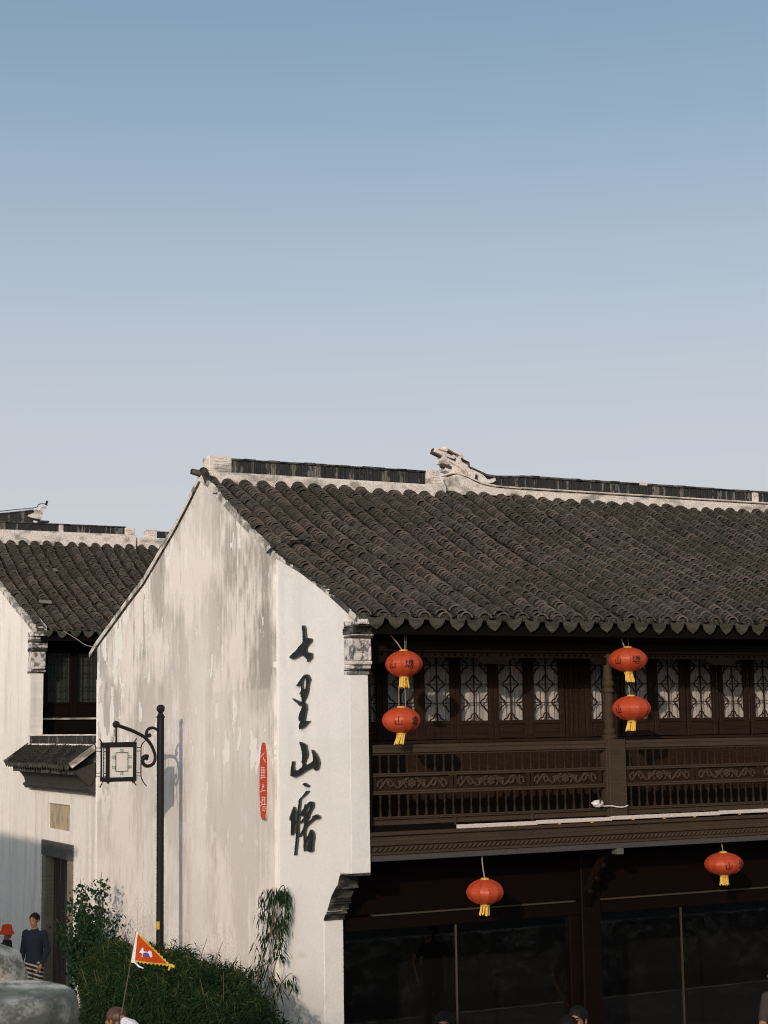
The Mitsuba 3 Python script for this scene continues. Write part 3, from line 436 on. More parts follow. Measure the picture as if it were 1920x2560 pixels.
for bx0, bx1, n1, x1st in ((.33, 3.40, 27, .436), (3.69, 6.78, 27, 3.775)):
    lined('rail', bx0, bx1, YB - .035, YB + .075, 4.212, 4.305, bal); add('rail', box(bx0, bx1, YB - .005, YB + .05, 4.19, 4.212, .003), 'wood_grey', bal)
    lined('rail', bx0, bx1, YB - .012, YB + .055, 3.955, 3.993, bal); lined('rail', bx0, bx1, YB - .012, YB + .055, 3.760, 3.802, bal); lined('rail', bx0, bx1, YB - .015, YB + .06, 3.490, 3.52, bal)
    for z0, z1 in ((3.993, 4.19), (3.52, 3.76)):
        for i in range(n1):
            x = x1st + i * .1148
            if x > bx1 - .04: break
            if (z0, z1) not in BP: BP[z0, z1] = ply(baluster(0, z0, z1), 'wood', smooth=50)
            M = np.eye(4); M[:3, 3] = (x + rng.normal(0, .002), YB + .02, z0); add('baluster', BP[z0, z1], None, bal, to=M)
    stiles = [bx0, bx0 + 1.015, bx0 + 2.03, bx1 - .05] if bx0 < 1 else [bx0, bx0 + 1.02, bx0 + 2.03, bx1]
    for i in range(3):
        a, b = stiles[i] + .05, stiles[i + 1]; p = add('carved_panel', cat([box(a, b, YB + .03, YB + .045, 3.802, 3.955, .002), box(a - .035, a, YB - .004, YB + .05, 3.802, 3.955, .003), box(b - .05, b, YB - .004, YB + .05, 3.802, 3.955, .003)]), 'wood', bal)
        sc = []; w = b - .06 - a; m = a + w / 2; zc = 3.878
        for s in (-1, 1):
            for off, fl in ((.10, 1), (.235, -1), (.36, 1)):
                cx = m + s * off * w / .84; R_ = .045
                sc.append(tube([(cx + s * (R_ - .011 * t) * math.cos(t), YB + .016, zc + fl * (R_ - .011 * t) * math.sin(t)) for t in np.linspace(-.6, 3.6, 15)], np.linspace(.017, .008, 15), 6))
            wv = np.linspace(.05, .46, 22); sc.append(tube([(m + s * t * w / 1.0, YB + .020, zc + .048 * math.sin(t * 24)) for t in wv], .0145, 6))
            for t in (.08, .18, .3, .42): sc.append(ball((m + s * t * w, YB + .018, zc - .05 * math.cos(t * 24)), .016, 5))
        sc += [ball((m + .034 * math.cos(q), YB + .018, zc + .034 * math.sin(q)), .021, 5) for q in np.arange(6) * math.pi / 3 + .5] + [ball((m, YB + .012, zc), .018, 5)] + [tube([(m + s * (.07 + .05 * t), YB + .018, zc - .05 + .09 * t - .03 * t * t) for t in np.linspace(0, 1, 6)], np.linspace(.013, .006, 6), 5) for s in (-1, 1)]
        add('scrollwork', cat(sc), 'wood_grey', p)
    for x in stiles[1:3]: add('stile', box(x - .0, x + .035, YB, YB + .05, 3.40, 3.49, .003), 'wood_grey', bal)
post = add('balcony_post', cat([box(3.425, 3.665, YB - .06, YB + .12, 3.36, 4.315, .008), box(3.405, 3.44, YB - .03, YB + .1, 3.37, 4.30, .004), box(3.65, 3.685, YB - .03, YB + .1, 3.37, 4.30, .004)]), 'wood_grey', house)
add('turned_post', lathe([(.075, 4.315), (.085, 4.33), (.085, 4.36), (.06, 4.375), (.075, 4.40), (.075, 4.43), (.052, 4.45), (.062, 4.52), (.066, 4.62), (.06, 4.72), (.05, 4.83), (.05, 4.86), (.068, 4.88), (.068, 4.91), (.05, 4.93), (.07, 4.96), (.07, 4.99), (.052, 5.02), (.06, 5.06), (.05, 5.10), (.055, 5.33)], 14, (3.515, .17, 0)), 'wood_grey', house, smooth=35)
add('wall_post', box(.24, .33, YB, YB + .15, 3.3, 5.4, .006), 'wood', house)
beam = add('jetty_beam', cat([box(.24, 9.2, -.01, .4, 3.325, 3.362, .006), box(.24, 9.2, .03, .4, 3.262, 3.325, .004), box(.24, 9.2, .015, .4, 3.215, 3.262, .008), box(.24, 9.2, .05, .4, 3.145, 3.215, .003), box(.24, 9.2, .02, .4, 3.118, 3.145, .006)]), 'wood_grey', house, label='moulded jetty beam below the balcony with a carved rope course')
rope = []
for x in np.arange(.32, 9.1, .062): rope.append(tube([(x - .035, .045, 3.158), (x - .02, .034, 3.165), (x, .030, 3.180), (x + .02, .034, 3.195), (x + .035, .045, 3.203)], [.005, .012, .014, .012, .005], 6))
add('rope_moulding', cat(rope), 'wood_grey', beam, smooth=50)
add('soffit_board', box(.24, 9.2, .04, .85, 3.05, 3.118, .006), 'fascia_grey', beam)
rp = add('bracket_end', box(3.482, 3.570, .03, .16, 2.98, 3.052, .006), 'frame_grey', house, label='pale square bracket end under the jetty beam')
add('brace', cat([bar((3.545, .32, 3.04), (3.42, .6, 2.52), .09, .09), bar((3.42, .6, 2.55), (3.50, .72, 2.36), .08, .08)] + [ball((3.545 - .2 * t, .28 + .45 * t, 2.99 - .78 * t), .05, 5) for t in (.2, .4, .6)]), 'wood_red', house)
# ground floor shop front
YS = .80
shop = add('shop_front', cat([box(.24, 9.2, YS - .02, YS + .06, 2.23, 2.38, .005), box(.24, 9.2, YS + .02, YS + .06, 2.40, 3.06, .004), box(.24, 9.2, YS - .01, YS + .08, -.1, .30, .005)]), 'wood_red', house, label='dark glazed shop front under the balcony')
add('fillet', cat([box(.64, 3.36, YS - .034, YS + .04, 2.382, 2.398, .003), box(3.72, 9.2, YS - .034, YS + .04, 2.382, 2.398, .003)]), 'brass', shop)
add('column', cat([box(3.43, 3.70, YS - .06, YS + .16, -.1, 3.06, .012), box(3.29, 3.43, YS, YS + .1, -.1, 2.25, .005), box(3.458, 3.466, YS - .068, YS - .05, .1, 2.75, .002)]), 'wood_red', house)
for a, b in ((.3, 1.722), (1.738, 3.29), (3.72, 4.935), (4.951, 6.4), (6.42, 9.1)): add('glass_pane', quad((a, YS + .02, .28), (b, YS + .02, .28), (b, YS + .02, 2.24), (a, YS + .02, 2.24)), 'shop_pane', shop)
for x, m in ((1.73, 'brass'), (4.943, 'wood_grey'), (6.41, 'wood_grey')): add('glazing_bar', box(x - .007, x + .007, YS + .0, YS + .035, .28, 2.24, .003), m, shop)
add('shop_interior', cat([box(.2, 9.2, 2.3, 2.4, -.1, 3.0, .002), box(.2, 9.2, YS + .1, 2.3, .0, .04, .002), box(.2, 9.2, YS + .1, 2.3, 2.9, 2.98, .002)]), 'wood_black', shop)
add('wire', tube([(-.003, 2.05, 3.06), (-.006, 2.0, 3.03), (-.004, 2.04, 2.9), (-.004, 2.0, 2.6), (-.004, 2.02, 2.2)], .004, 4), 'stem', house)

# trunking along the beam, white bag with its cable
for i, (a, b) in enumerate(((1.33, 2.372), (2.376, 3.40), (3.404, 4.98), (4.984, 7.2))):
    z = 3.366 + .008 * i
    t = add('cable_trunking', box(a, b, -.0, .045, z, z + .044, .005), 'trunking', None, label=['pale plastic cable trunking, left end length below the balcony', 'pale cable trunking length ending at the balcony post', 'pale cable trunking length right of the balcony post', 'pale cable trunking length running out at the right edge'][i], cat='cable trunking', group='cable trunking along the jetty beam')
    for x in np.arange(a + .28, b, .45): add('clip', box(x, x + .03, .0, .02, z - .012, z - .001, .002), 'gold', t)
R = np.random.default_rng(4); bg = ball((0, 0, 0), 1.0); nrm = bg[0]; dd = 1 + .35 * (np.array([math.sin(7 * a + 3 * b) * math.cos(5 * c) for a, b, c in nrm])) * .6
bagm = (nrm * dd[:, None] * V(.075, .05, .055) * (1 - .4 * np.clip(nrm[:, 2:], 0, 1)) + V(3.235, .05, 3.585), bg[1])
bag = add('plastic_bag', bagm, 'white', None, smooth=60, label='crumpled white plastic bag tied at the foot of the balcony post', cat='bag')
add('tie', tube(smoothpath([(3.23, .0, 3.58), (3.232, -.012, 3.63), (3.25, .03, 3.65)], 4), .008, 5), 'dark_cloth', bag)
add('cable', tube(smoothpath([(3.30, .02, 3.545), (3.40, .035, 3.545), (3.50, .03, 3.53), (3.58, .03, 3.525), (3.66, .05, 3.54)], 5), .008, 6), 'white', None, label='white cable tied across the balcony post base', cat='cable')

# ------------------------------------------------------------------ wall lettering and oval sign
def letters(key, polys, label):
    P = unary_union([Polygon(a, h).buffer(0) for a, h in polys])
    k = add(key, prism(P, -.040, -.031), 'letter', None, label=label, cat='wall character', group='raised black characters down the white wall end')
    add('side', prism(P.buffer(-.001), -.0315, -.008), 'letter_side', k)
letters('wall_character', QI, 'raised black brush character reading seven, topmost on the white wall')
letters('wall_character', LI, 'tall raised black brush character, second from the top on the white wall')
letters('wall_character', SHAN, 'raised black brush character reading mountain, above the dotted long character')
letters('wall_character', TANG, 'large raised black brush character with a long thin stroke, lowest on the wall')
yo = np.linspace(0, 2 * np.pi, 49)[:-1]
def oval(s): return Polygon([(2.205 + s * .106 * math.copysign(abs(math.cos(t)) ** .75, math.cos(t)) - .03 * math.sin(t) * .4, 3.878 + s * .458 * math.copysign(abs(math.sin(t)) ** .9, math.sin(t))) for t in yo])
sg = add('oval_sign', prism(oval(1), -.052, -.042), 'sign_red', None, label='narrow upright red oval sign with pale characters left of the lettering', cat='sign')
scene[sg] = ply(prism(oval(1), -.092, -.08), 'sign_red'); add('body', prism(oval(.985), -.081, -.04), 'sign_side', sg)
def st(pts, w): return LineString([(2.205 - (u - .5) * .19, z) for u, z in pts]).buffer(w * .62, cap_style=2)   # u runs left to right
tx = [st([(.05, 4.15), (.5, 4.19), (.85, 4.22)], .008), st([(.55, 4.16), (.95, 4.10)], .008), st([(.2, 4.04), (.8, 4.04)], .006), st([(.2, 4.01), (.8, 4.01)], .006), st([(.2, 3.98), (.8, 3.98)], .006), st([(.2, 3.945), (.8, 3.945)], .006), st([(.3, 4.04), (.3, 3.93)], .006), st([(.7, 4.04), (.7, 3.93)], .006), st([(.1, 3.915), (.9, 3.925)], .008),
      st([(.5, 3.85), (.55, 3.82)], .009), st([(.35, 3.81), (.7, 3.82), (.3, 3.77)], .007), st([(.1, 3.75), (.5, 3.765), (.95, 3.77)], .007),
      st([(.3, 3.68), (.9, 3.69)], .006), st([(.3, 3.655), (.9, 3.66)], .006), st([(.45, 3.70), (.4, 3.60)], .006), st([(.75, 3.70), (.75, 3.60)], .006), st([(.05, 3.64), (.3, 3.615)], .007), st([(.05, 3.58), (.35, 3.60), (.9, 3.61)], .007), st([(.5, 3.575), (.85, 3.58), (.85, 3.53), (.5, 3.53), (.5, 3.575)], .006)]
add('lettering', prism(unary_union(tx).intersection(oval(.95)), -.0945, -.0915), 'white_text', sg)

# ------------------------------------------------------------------ red lanterns
STROKES = {'shan': [[(.5, 1), (.5, .1)], [(.12, .6), (.12, .08), (.88, .08)], [(.88, .62), (.88, .05)]],
           'tang': [[(.02, .66), (.36, .7)], [(.19, .95), (.19, .25)], [(.0, .18), (.4, .32)], [(.66, 1), (.7, .9)], [(.45, .86), (1, .88)], [(.48, .86), (.46, .4), (.38, .02)], [(.55, .72), (.95, .73)], [(.95, .73), (.93, .45)], [(.5, .59), (1, .6)], [(.55, .46), (.93, .47)], [(.74, .8), (.74, .3)], [(.58, .28), (.93, .29), (.9, .03), (.6, .03), (.58, .28)]]}
def lantern(x, y, z, w, h, label, chars, drop, turn, lean=0.0, cords=(), tassel_h=.11):
    k = thing('red_lantern', label, 'lantern', 'red lanterns hanging along the corner house')
    n, m = 60, 15; R_, H_ = w * .445, h / 2
    def surf(th, ph, e=0.0):
        rib = 2 * math.pi / 12; a = (th + turn) % rib - rib / 2
        g = math.cos(rib / 2) / math.cos(a)
        c, sn = abs(math.cos(ph)), math.sin(ph); k_ = (c ** 1.9 + abs(sn) ** 1.9) ** (-1 / 1.9); c, sn = c * k_, sn * k_
        return V(x + (R_ * c * (g if c > .25 else 1) + e) * math.cos(th), y + (R_ * c * (g if c > .25 else 1) + e) * math.sin(th), z + (H_ + e) * sn)
    phs = np.sort(np.r_[np.linspace(-1.33, 1.33, m)]); v = np.array([surf(2 * math.pi * i / n, p) for p in phs for i in range(n)])
    f = np.array([t for j in range(m - 1) for i in range(n) for t in ([j * n + i, j * n + (i + 1) % n, (j + 1) * n + (i + 1) % n], [j * n + i, (j + 1) * n + (i + 1) % n, (j + 1) * n + i])])
    add('shade', (v, f), 'fabric', k, smooth=13)
    add('ribs', cat([tube([surf(2 * math.pi * i / 12 - turn, p, .001) for p in phs], .0025, 4) for i in range(12)]), 'rib', k)
    zt, zb = z + H_ * .985, z - H_ * .985
    add('cap', lathe([(.048, zt - .012), (.05, zt), (.045, zt + .012), (.03, zt + .018)], 14, (x, y, 0)), 'gold', k); add('collar', lathe([(.05, zb - .02), (.055, zb - .008), (.052, zb + .01)], 14, (x, y, 0)), 'gold', k)
    R = np.random.default_rng(int(x * 1000)); ts = []
    for i in range(34):
        a = R.uniform(0, 6.28); rr = .048 * math.sqrt(R.random()); L = tassel_h * R.uniform(.85, 1.05)
        ts.append(tube([(x + rr * math.cos(a), y + rr * math.sin(a), zb - .01), (x + rr * 1.1 * math.cos(a) + lean * .4, y + rr * math.sin(a), zb - .01 - L * .5), (x + rr * 1.25 * math.cos(a) + lean, y + rr * 1.2 * math.sin(a), zb - .01 - L)], .0075, 4))
    add('tassel', cat(ts), 'tassel', k)
    for name, th0 in chars:
        out = []; sz = .30 * h * 1.15
        for s in STROKES[name]:
            p = np.array(s, float); q = np.vstack([np.linspace(p[i], p[i + 1], 7) for i in range(len(p) - 1)])
            pts = [surf(th0 + (u - .5) * sz / R_ , (v_ - .55) * sz / H_, .003) for u, v_ in q]; out.append(tube(pts, .0045, 5))
        add('lettering', cat(out), 'ink', k)
    if cords: add('cord', cat([tube(smoothpath(c, 3), r, 5) for c, r in cords]), 'cord', k)
    return k
D_ = lambda x, z: (x, -.12, z)
lantern(.618, -.12, 5.185, .46, .288, 'upper red lantern of the pair hanging beside the white pier', [('tang', -1.75), ('shan', -2.75)], 0, .1, cords=[([D_(.46, 5.50), (.55, -.12, 5.40), D_(.60, 5.33)], .008), ([(.63, -.12, 5.33), (.64, -.10, 5.62)], .003), ([(.645, -.12, 5.33), (.665, -.10, 5.62)], .003)])
lantern(.576, -.12, 4.569, .475, .28, 'lower red lantern of the pair hanging beside the white pier', [('shan', -2.2), ('tang', -1.25)], 0, .35, lean=-.03, cords=[([(.55, -.12, 4.94), (.548, -.12, 4.70)], .004), ([(.625, -.12, 4.94), (.632, -.12, 4.70)], .004)])
lantern(3.612, -.12, 5.247, .51, .288, 'upper red lantern of the pair hanging before the turned post', [('tang', -1.75), ('shan', -2.75)], 0, .5, lean=.02, cords=[([D_(3.52, 5.50), D_(3.57, 5.39)], .008), ([(3.625, -.12, 5.39), (3.63, -.10, 5.62)], .003)])
lantern(3.637, -.12, 4.676, .505, .29, 'lower red lantern of the pair hanging before the turned post', [('shan', -2.95)], 0, .2, lean=-.02, cords=[([(3.61, -.12, 4.95), (3.62, -.12, 4.82)], .003)])
lantern(1.715, .10, 2.648, .474, .281, 'red lantern hanging under the balcony nearest the white wall', [('tang', -.45)], 0, .3, lean=-.015, cords=[([(1.70, .12, 3.06), (1.69, .1, 2.95), (1.715, .10, 2.79)], .008)])
lantern(5.078, .10, 2.791, .52, .272, 'red lantern hanging under the balcony near the right edge', [('shan', -1.95), ('tang', -1.1)], 0, .05, cords=[([(5.07, .12, 3.06), (5.075, .10, 2.93)], .006)])

# ------------------------------------------------------------------ street lamp
lamp = thing('street_lamp', 'black wrought iron street lamp with a scrolled bracket and hanging box lantern', 'street lamp')
LX, LY = -.50, 4.718
B7 = lambda X, Y: (-.503 + (X - 1155) * .000861, LY, 4.826 - (Y - 150) * .000812)
add('post', cat([lathe([(.075, 0), (.075, .35), (.052, .40), (.050, 2.0), (.0475, 4.66)], 12, (LX, LY, 0)), lathe([(.058, 4.66), (.060, 4.675), (.050, 4.69), (.032, 4.725)], 8, (LX, LY, 0))]), 'metal', lamp, smooth=30)
add('finial', lathe([(.028, 4.725), (.035, 4.735), (.050, 4.755), (.056, 4.785), (.050, 4.815), (.030, 4.832), (.0, 4.836)], 14, (LX, LY, 0)), 'metal', lamp, smooth=50)
armp = smoothpath([B7(*q) for q in [(455, 455), (540, 490), (660, 535), (780, 590), (900, 660), (990, 760), (1045, 870), (1072, 970), (1060, 1060), (1010, 1112), (940, 1125), (885, 1085), (870, 1030), (905, 980), (955, 985)]], 5)
arm = add('bracket', cat([tube(armp, np.interp(np.linspace(0, 1, len(armp)), [0, .5, .8, 1], [.024, .021, .024, .040]), 8)]), 'metal', lamp, smooth=40)
add('scroll', tube(smoothpath([B7(*q) for q in [(1115, 560), (1075, 525), (1010, 512), (950, 545), (930, 610), (955, 640), (1000, 622)]], 5), np.linspace(.016, .026, 31), 8), 'metal', lamp, smooth=40)
add('ball', ball(B7(450, 450), .047), 'metal', lamp, smooth=60)
add('hanger', cat([tube([B7(452, 480), B7(450, 750)], .013, 6), tube(smoothpath([B7(430, 520), B7(420, 620), B7(395, 735)], 4), .004, 4)]), 'metal', lamp)
add('tag', prism([(2.05, 1.93), (2.05, 1.93)], 0, .01) if False else box(LX - .058, LX - .02, LY - .05, LY - .02, 1.93, 2.03, .003), 'flag_yellow', lamp)
lx0, lx1, ly0, ly1, lz0, lz1 = -1.277, -.877, LY - .135, LY + .135, 3.845, 4.352
box_ = add('lantern_box', cat([box(a - .022, a + .022, b - .022, b + .022, lz0 + .02, lz1 - .01, .004) for a in (lx0 + .02, lx1 - .02) for b in (ly0 + .02, ly1 - .02)] +
    [box(lx0 - .005, lx1 + .005, b - .02, b + .02, z0, z1, .004) for b in (ly0 + .02, ly1 - .02) for z0, z1 in ((lz0, lz0 + .058), (lz1 - .065, lz1))] + [box(a - .02, a + .02, ly0, ly1, z0, z1, .004) for a in (lx0 + .018, lx1 - .018) for z0, z1 in ((lz0, lz0 + .058), (lz1 - .065, lz1))] +
    [box(lx0 + .02, lx1 - .02, ly0 + .02, ly1 - .02, lz1 - .03, lz1 - .012, .003)] + [box(a, a + .03, ly0 + .0, ly0 + .03, lz0 - .02, lz0 + .004, .003) for a in (lx0 + .01, lx1 - .05)]), 'metal', lamp, label='square black lantern box with frosted panes')
for y in (ly0 + .012, ly1 - .012): add('pane', box(lx0 + .04, lx1 - .04, y - .002, y + .002, lz0 + .055, lz1 - .062, .0005), 'frosted', box_)
for a in (lx0 + .012, lx1 - .012): add('pane', box(a - .002, a + .002, ly0 + .04, ly1 - .04, lz0 + .055, lz1 - .062, .0005), 'frosted', box_)
cx, cz = (lx0 + lx1) / 2 + .005, 4.098
fr = [bar((cx - .082, ly0 + .004, cz - .12), (cx + .082, ly0 + .004, cz - .12), .006, .008), bar((cx - .082, ly0 + .004, cz + .12), (cx + .082, ly0 + .004, cz + .12), .006, .008), bar((cx - .082, ly0 + .004, cz - .12), (cx - .082, ly0 + .004, cz + .12), .006, .008, (0, 1, 0)), bar((cx + .082, ly0 + .004, cz - .12), (cx + .082, ly0 + .004, cz + .12), .006, .008, (0, 1, 0))]
add('inner_frame', cat(fr), 'metal', box_)
gl = []
for px_, pz in ((0, .148), (0, -.148), (-.11, .065), (-.11, -.065), (.11, .065), (.11, -.065)):
    for dx in (-.014, .014):
        for q in ([(dx, -.02), (dx, .02)], ):
            gl.append(tube([(cx + px_ + q[0][0], ly0 + .003, cz + pz + q[0][1]), (cx + px_ + q[1][0], ly0 + .003, cz + pz + q[1][1])], .004, 5))
    gl.append(tube([(cx + px_ - .022, ly0 + .003, cz + pz + .012), (cx + px_ + .022, ly0 + .003, cz + pz + .012)], .003, 5)); gl.append(tube([(cx + px_ - .022, ly0 + .003, cz + pz - .012), (cx + px_ + .022, ly0 + .003, cz + pz - .012)], .003, 5))
add('fret', cat(gl), 'glaze', box_)
for a, sa in ((lx0, -1), (lx1, 1)):
    for b, sb in ((ly0, -1), (ly1, 1)):
        o = V(sa, sb * .7, 0) / 1.22; base = V(a, b, 0)
        P = [base + o * d + V(0, 0, z) for d, z in ((.15, 4.395), (.12, 4.37), (.075, 4.32), (.062, 4.25), (.062, 4.08), (.062, 3.93), (.08, 3.86), (.12, 3.80), (.14, 3.785))]
        wr = add('corner_wire', tube(smoothpath(P, 4), .0075, 6), 'metal', box_)
        add('stay', cat([tube([base + V(0, 0, z), base + o * .062 + V(0, 0, z)], .005, 5) for z in (4.28, 4.235, 3.955, 3.915)]), 'metal', box_)

# ------------------------------------------------------------------ the neighbouring house, beyond the courtyard wall
nb = thing('neighbour_house', 'smaller white house beyond the gate with dark tiled roof and red brown lattice windows', 'house')
NX = .25
NR = [(13.78, 6.33), (14.6, 6.66), (15.314, 6.906), (16.557, 7.428), (17.5, 7.92), (18.4, 8.42)]
NB = [(18.4, 8.42), (19.3, 7.92), (20.3, 7.43), (21.5, 6.9), (22.9, 6.4)]
add('gable_wall', prism([(14.13, -.2), (22.7, -.2), (22.7, 6.46)] + NB[-2::-1] + [(17.5, 7.92), (16.557, 7.428), (15.314, 6.906), (14.6, 6.66), (14.13, 6.47)], NX, NX + .24), 'plaster_left', nb)
p = np.array(NR); add('rake_trim', prism([tuple(a) for a in p] + [tuple(a + [0, .1]) for a in p[::-1]], NX - .07, NX + .2), 'rake', nb); p = np.array(NB); add('rake_trim', prism([tuple(a) for a in p] + [tuple(a + [0, .1]) for a in p[::-1]], NX - .07, NX + .2), 'rake', nb)
hd = add('pier_head', box(NX - .012, NX + .25, 14.02, 14.3, 5.66, 5.98, .008), 'headstone', nb)
for z0, z1, y0, m in ((5.585, 5.61, 14.11, 'cornice'), (5.612, 5.64, 14.07, 'headstone'), (5.99, 6.05, 13.98, 'cornice'), (6.055, 6.10, 13.97, 'headstone'), (6.105, 6.14, 13.94, 'headstone'), (6.16, 6.20, 13.88, 'cornice'), (6.205, 6.24, 13.86, 'headstone'), (6.26, 6.35, 13.78, 'headstone')): add('course', box(NX - .02, NX + .27, y0, 14.3, z0, z1, .005), m, hd)
nroof = add('roof', prism([(13.8, 6.27), (15.3, 6.93), (16.6, 7.46), (18.4, 8.38), (22.9, 6.4), (22.9, 6.3), (18.4, 8.28), (13.8, 6.17)], NX + .1, 7.5), 'wood_black', nb)
tiled_slope(nroof, [(0, 6.345), (1.55, 7.0), (2.8, 7.53), (3.7, 8.02), (4.45, 8.50)], V(1, 0, 0), V(0, 1, 0), V(NX - .05, 13.75, 0), 28, .26, .078, seed=9)
for x, y, z, r in ((1.42, 17.0, 7.75, .1), (.75, 15.0, 6.93, -.2)): add('slipped_tile', xf(box(-.12, .12, -.09, .09, -.01, .01, .003), slope_frame(None, .42, V(x, y, z + .06), V(1, 0, 0), V(0, 1, 0), tilt=.05, roll=r)), 'frame_stone', nroof, label='pale slipped tile lying loose on the roof')
NY = 18.3
nr = add('ridge', box(NX, 3.62, NY - .16, NY + .16, 8.42, 8.75, .012), 'ridge_white', nb)
add('standing_tiles', standing(NX + .05, 3.36, 8.752, 8.905, NY - .1, NY + .1, 21), 'dark_ridge', nr, kind='stuff'); add('coping', box(NX, 3.4, NY - .13, NY + .13, 8.905, 8.93, .006), 'cornice', nr)
add('end_block', cat([box(3.37, 3.60, NY - .13, NY + .13, 8.752, 8.91, .01), box(3.42, 3.55, NY - .145, NY - .125, 8.79, 8.80, .002), box(3.42, 3.55, NY - .145, NY - .125, 8.85, 8.86, .002)]), 'ridge_white', nr); add('joint_block', box(1.9, 2.0, NY - .12, NY + .1, 8.752, 8.91, .006), 'ridge_white', nr)
nr = add('ridge', box(3.66, 7.5, NY - .15, NY + .15, 8.42, 8.70, .012), 'ridge_white', nb)
add('standing_tiles', standing(4.12, 7.4, 8.702, 8.86, NY - .1, NY + .1, 23), 'dark_ridge', nr, kind='stuff'); add('end_block', cat([box(3.88, 4.11, NY - .12, NY + .12, 8.702, 8.885, .01), box(3.93, 4.06, NY - .135, NY - .115, 8.76, 8.77, .002), box(3.93, 4.06, NY - .135, NY - .115, 8.81, 8.82, .002)]), 'ridge_white', nr)
FY = 14.46
add('front_timber', cat([box(NX + .24, 7.4, FY, FY + .08, 6.02, 6.4, .004), box(NX + .24, 7.4, FY + .02, FY + .12, 4.76, 5.0, .004), box(NX + .24, .60, FY - .02, FY + .08, 4.4, 6.1, .005), box(NX + .24, 7.4, 16, 16.1, .2, 6.6, .004)]), 'wood_black', nb)
add('sill', box(NX + .25, 7.4, FY - .06, FY + .03, 4.722, 4.758, .005), 'rake', nb); add('apron_panel', box(NX + .25, 7.4, FY - .01, FY + .05, 4.30, 4.72, .004), 'wood_black', nb)
for i, (a, b) in enumerate(((.66, 1.10), (1.24, 1.68), (1.82, 2.26))):
    w = add('window', cat([box(a - .07, a, FY - .03, FY + .03, 4.77, 6.03, .005), box(b, b + .07, FY - .03, FY + .03, 4.77, 6.03, .005), box(a, b, FY - .028, FY + .028, 5.0, 5.05, .004), box(a, b, FY - .028, FY + .028, 5.98, 6.03, .004), box(a, b, FY - .01, FY + .01, 4.80, 5.0, .004), box(a, b, FY - .028, FY + .028, 4.77, 4.80, .004)]), 'wood_red', nb)
    L = []; hx = (b - a)
    for t in (.14, .28, .43, .57, .72, .86): L.append(bar((a + hx * t, FY - .01, 5.05 + .03 * (t in (.43, .57))), (a + hx * t, FY - .01, 5.98), .009, .012, (0, 1, 0)))
    for z in (5.12, 5.27, 5.34, 5.52, 5.60, 5.76, 5.83, 5.92): L.append(bar((a + (.0 if z in (5.27, 5.52, 5.76) else hx * .14), FY - .01, z), (b - (.0 if z in (5.34, 5.60, 5.83) else hx * .14), FY - .01, z), .009, .012, (0, 1, 0)))
    add('lattice', cat(L), 'wood', w); add('pane', quad((a, FY + .005, 5.05), (b, FY + .005, 5.05), (b, FY + .005, 5.98), (a, FY + .005, 5.98)), 'pane', w)
    xs = np.linspace(a, b, 25); v = np.array([(x, FY + .05 + .012 * math.sin(x * 60), z) for z in (5.0, 6.03) for x in xs]); n = len(xs)
    add('curtain', (v, np.array([t for j in range(n - 1) for t in ([j, j + 1, n + j + 1], [j, n + j + 1, n + j])])), 'dim_curtain', w, smooth=True)
add('loose_wire', tube(smoothpath([(.75, 13.72, 6.35), (.95, 13.65, 6.22), (1.12, 13.5, 6.08), (1.36, 13.3, 6.02), (1.7, 13.2, 5.98)], 5), .007, 5), 'cord', nb)

cw = thing('courtyard_wall', 'white courtyard wall with a small tiled canopy over a stone framed doorway', 'wall')
cwp = Polygon([(9.04, -.2), (14.13, -.2), (14.13, 4.27), (9.04, 4.27)]).difference(Polygon([(11.52, -.3), (12.92, -.3), (12.92, 2.33), (11.52, 2.33)])).difference(Polygon([(11.49, 2.815), (12.88, 2.815), (12.88, 3.255), (11.49, 3.255)]))
add('wall_face', prism(cwp, NX + .003, NX + .26), 'plaster_left', cw)
rc = add('wall_ridge', cat([box(NX - .03, NX + .3, 9.1, 14.12, 4.425, 4.45, .005), box(NX - .04, NX + .3, 9.1, 14.2, 4.262, 4.29, .005)]), 'ridge_white', cw)
def standing_y(y0, y1, z0, z1, x0, x1, seed):
    v, f = standing(y0, y1, z0, z1, x0, x1, seed); return v[:, [1, 0, 2]], f[:, ::-1]
add('standing_tiles', standing_y(9.2, 14.1, 4.291, 4.424, NX - .01, NX + .25, 31), 'dark_ridge', rc, kind='stuff')
can = add('canopy', prism([(-.14, 3.93), (NX, 4.25), (NX, 4.18), (-.12, 3.88)], 9.95, 14.1, 'xz'), 'wood_black', cw, label='little tiled canopy above the doorway')
tiled_slope(can, [(0, 3.955), (.2, 4.07), (.42, 4.265)], V(0, 1, 0), V(1, 0, 0), V(-.17, 9.95, 0), 26, .16, .06, keep=300, seed=12, scale=.62, heart_scale=.72)
add('edge_board', bar((-.2, 9.93, 3.95), (NX, 9.93, 4.27), .07, .09), 'rake', can); add('edge_board', bar((-.2, 14.15, 3.95), (NX, 14.15, 4.27), .07, .09), 'cornice', can)
for i, y in enumerate(np.arange(10.05, 14.0, .16)): add('rafter_end', box(-.10, .1, y, y + .06, 3.80, 3.90, .004), 'cornice', can)
add('bracket_panel', cat([prism([(.02, 3.80), (NX, 3.80), (NX, 3.50), (.13, 3.50), (.13, 3.53), (.10, 3.545), (.10, 3.58), (.14, 3.60), (.12, 3.68), (.06, 3.76)], 10.12, 14.0, 'xz')]), 'brick_grey', cw)
add('end_bracket', cat([prism([(-.12, 3.86), (NX, 4.0), (NX, 3.48), (.16, 3.48), (.12, 3.62), (.0, 3.75)], 9.96, 10.10, 'xz')]), 'brick_grey', cw)
add('plaque', cat([box(NX + .05, NX + .12, 11.47, 12.90, 2.80, 3.27, .003)]), 'plaque', cw, label='blank tan stone plaque let into the wall above the door')
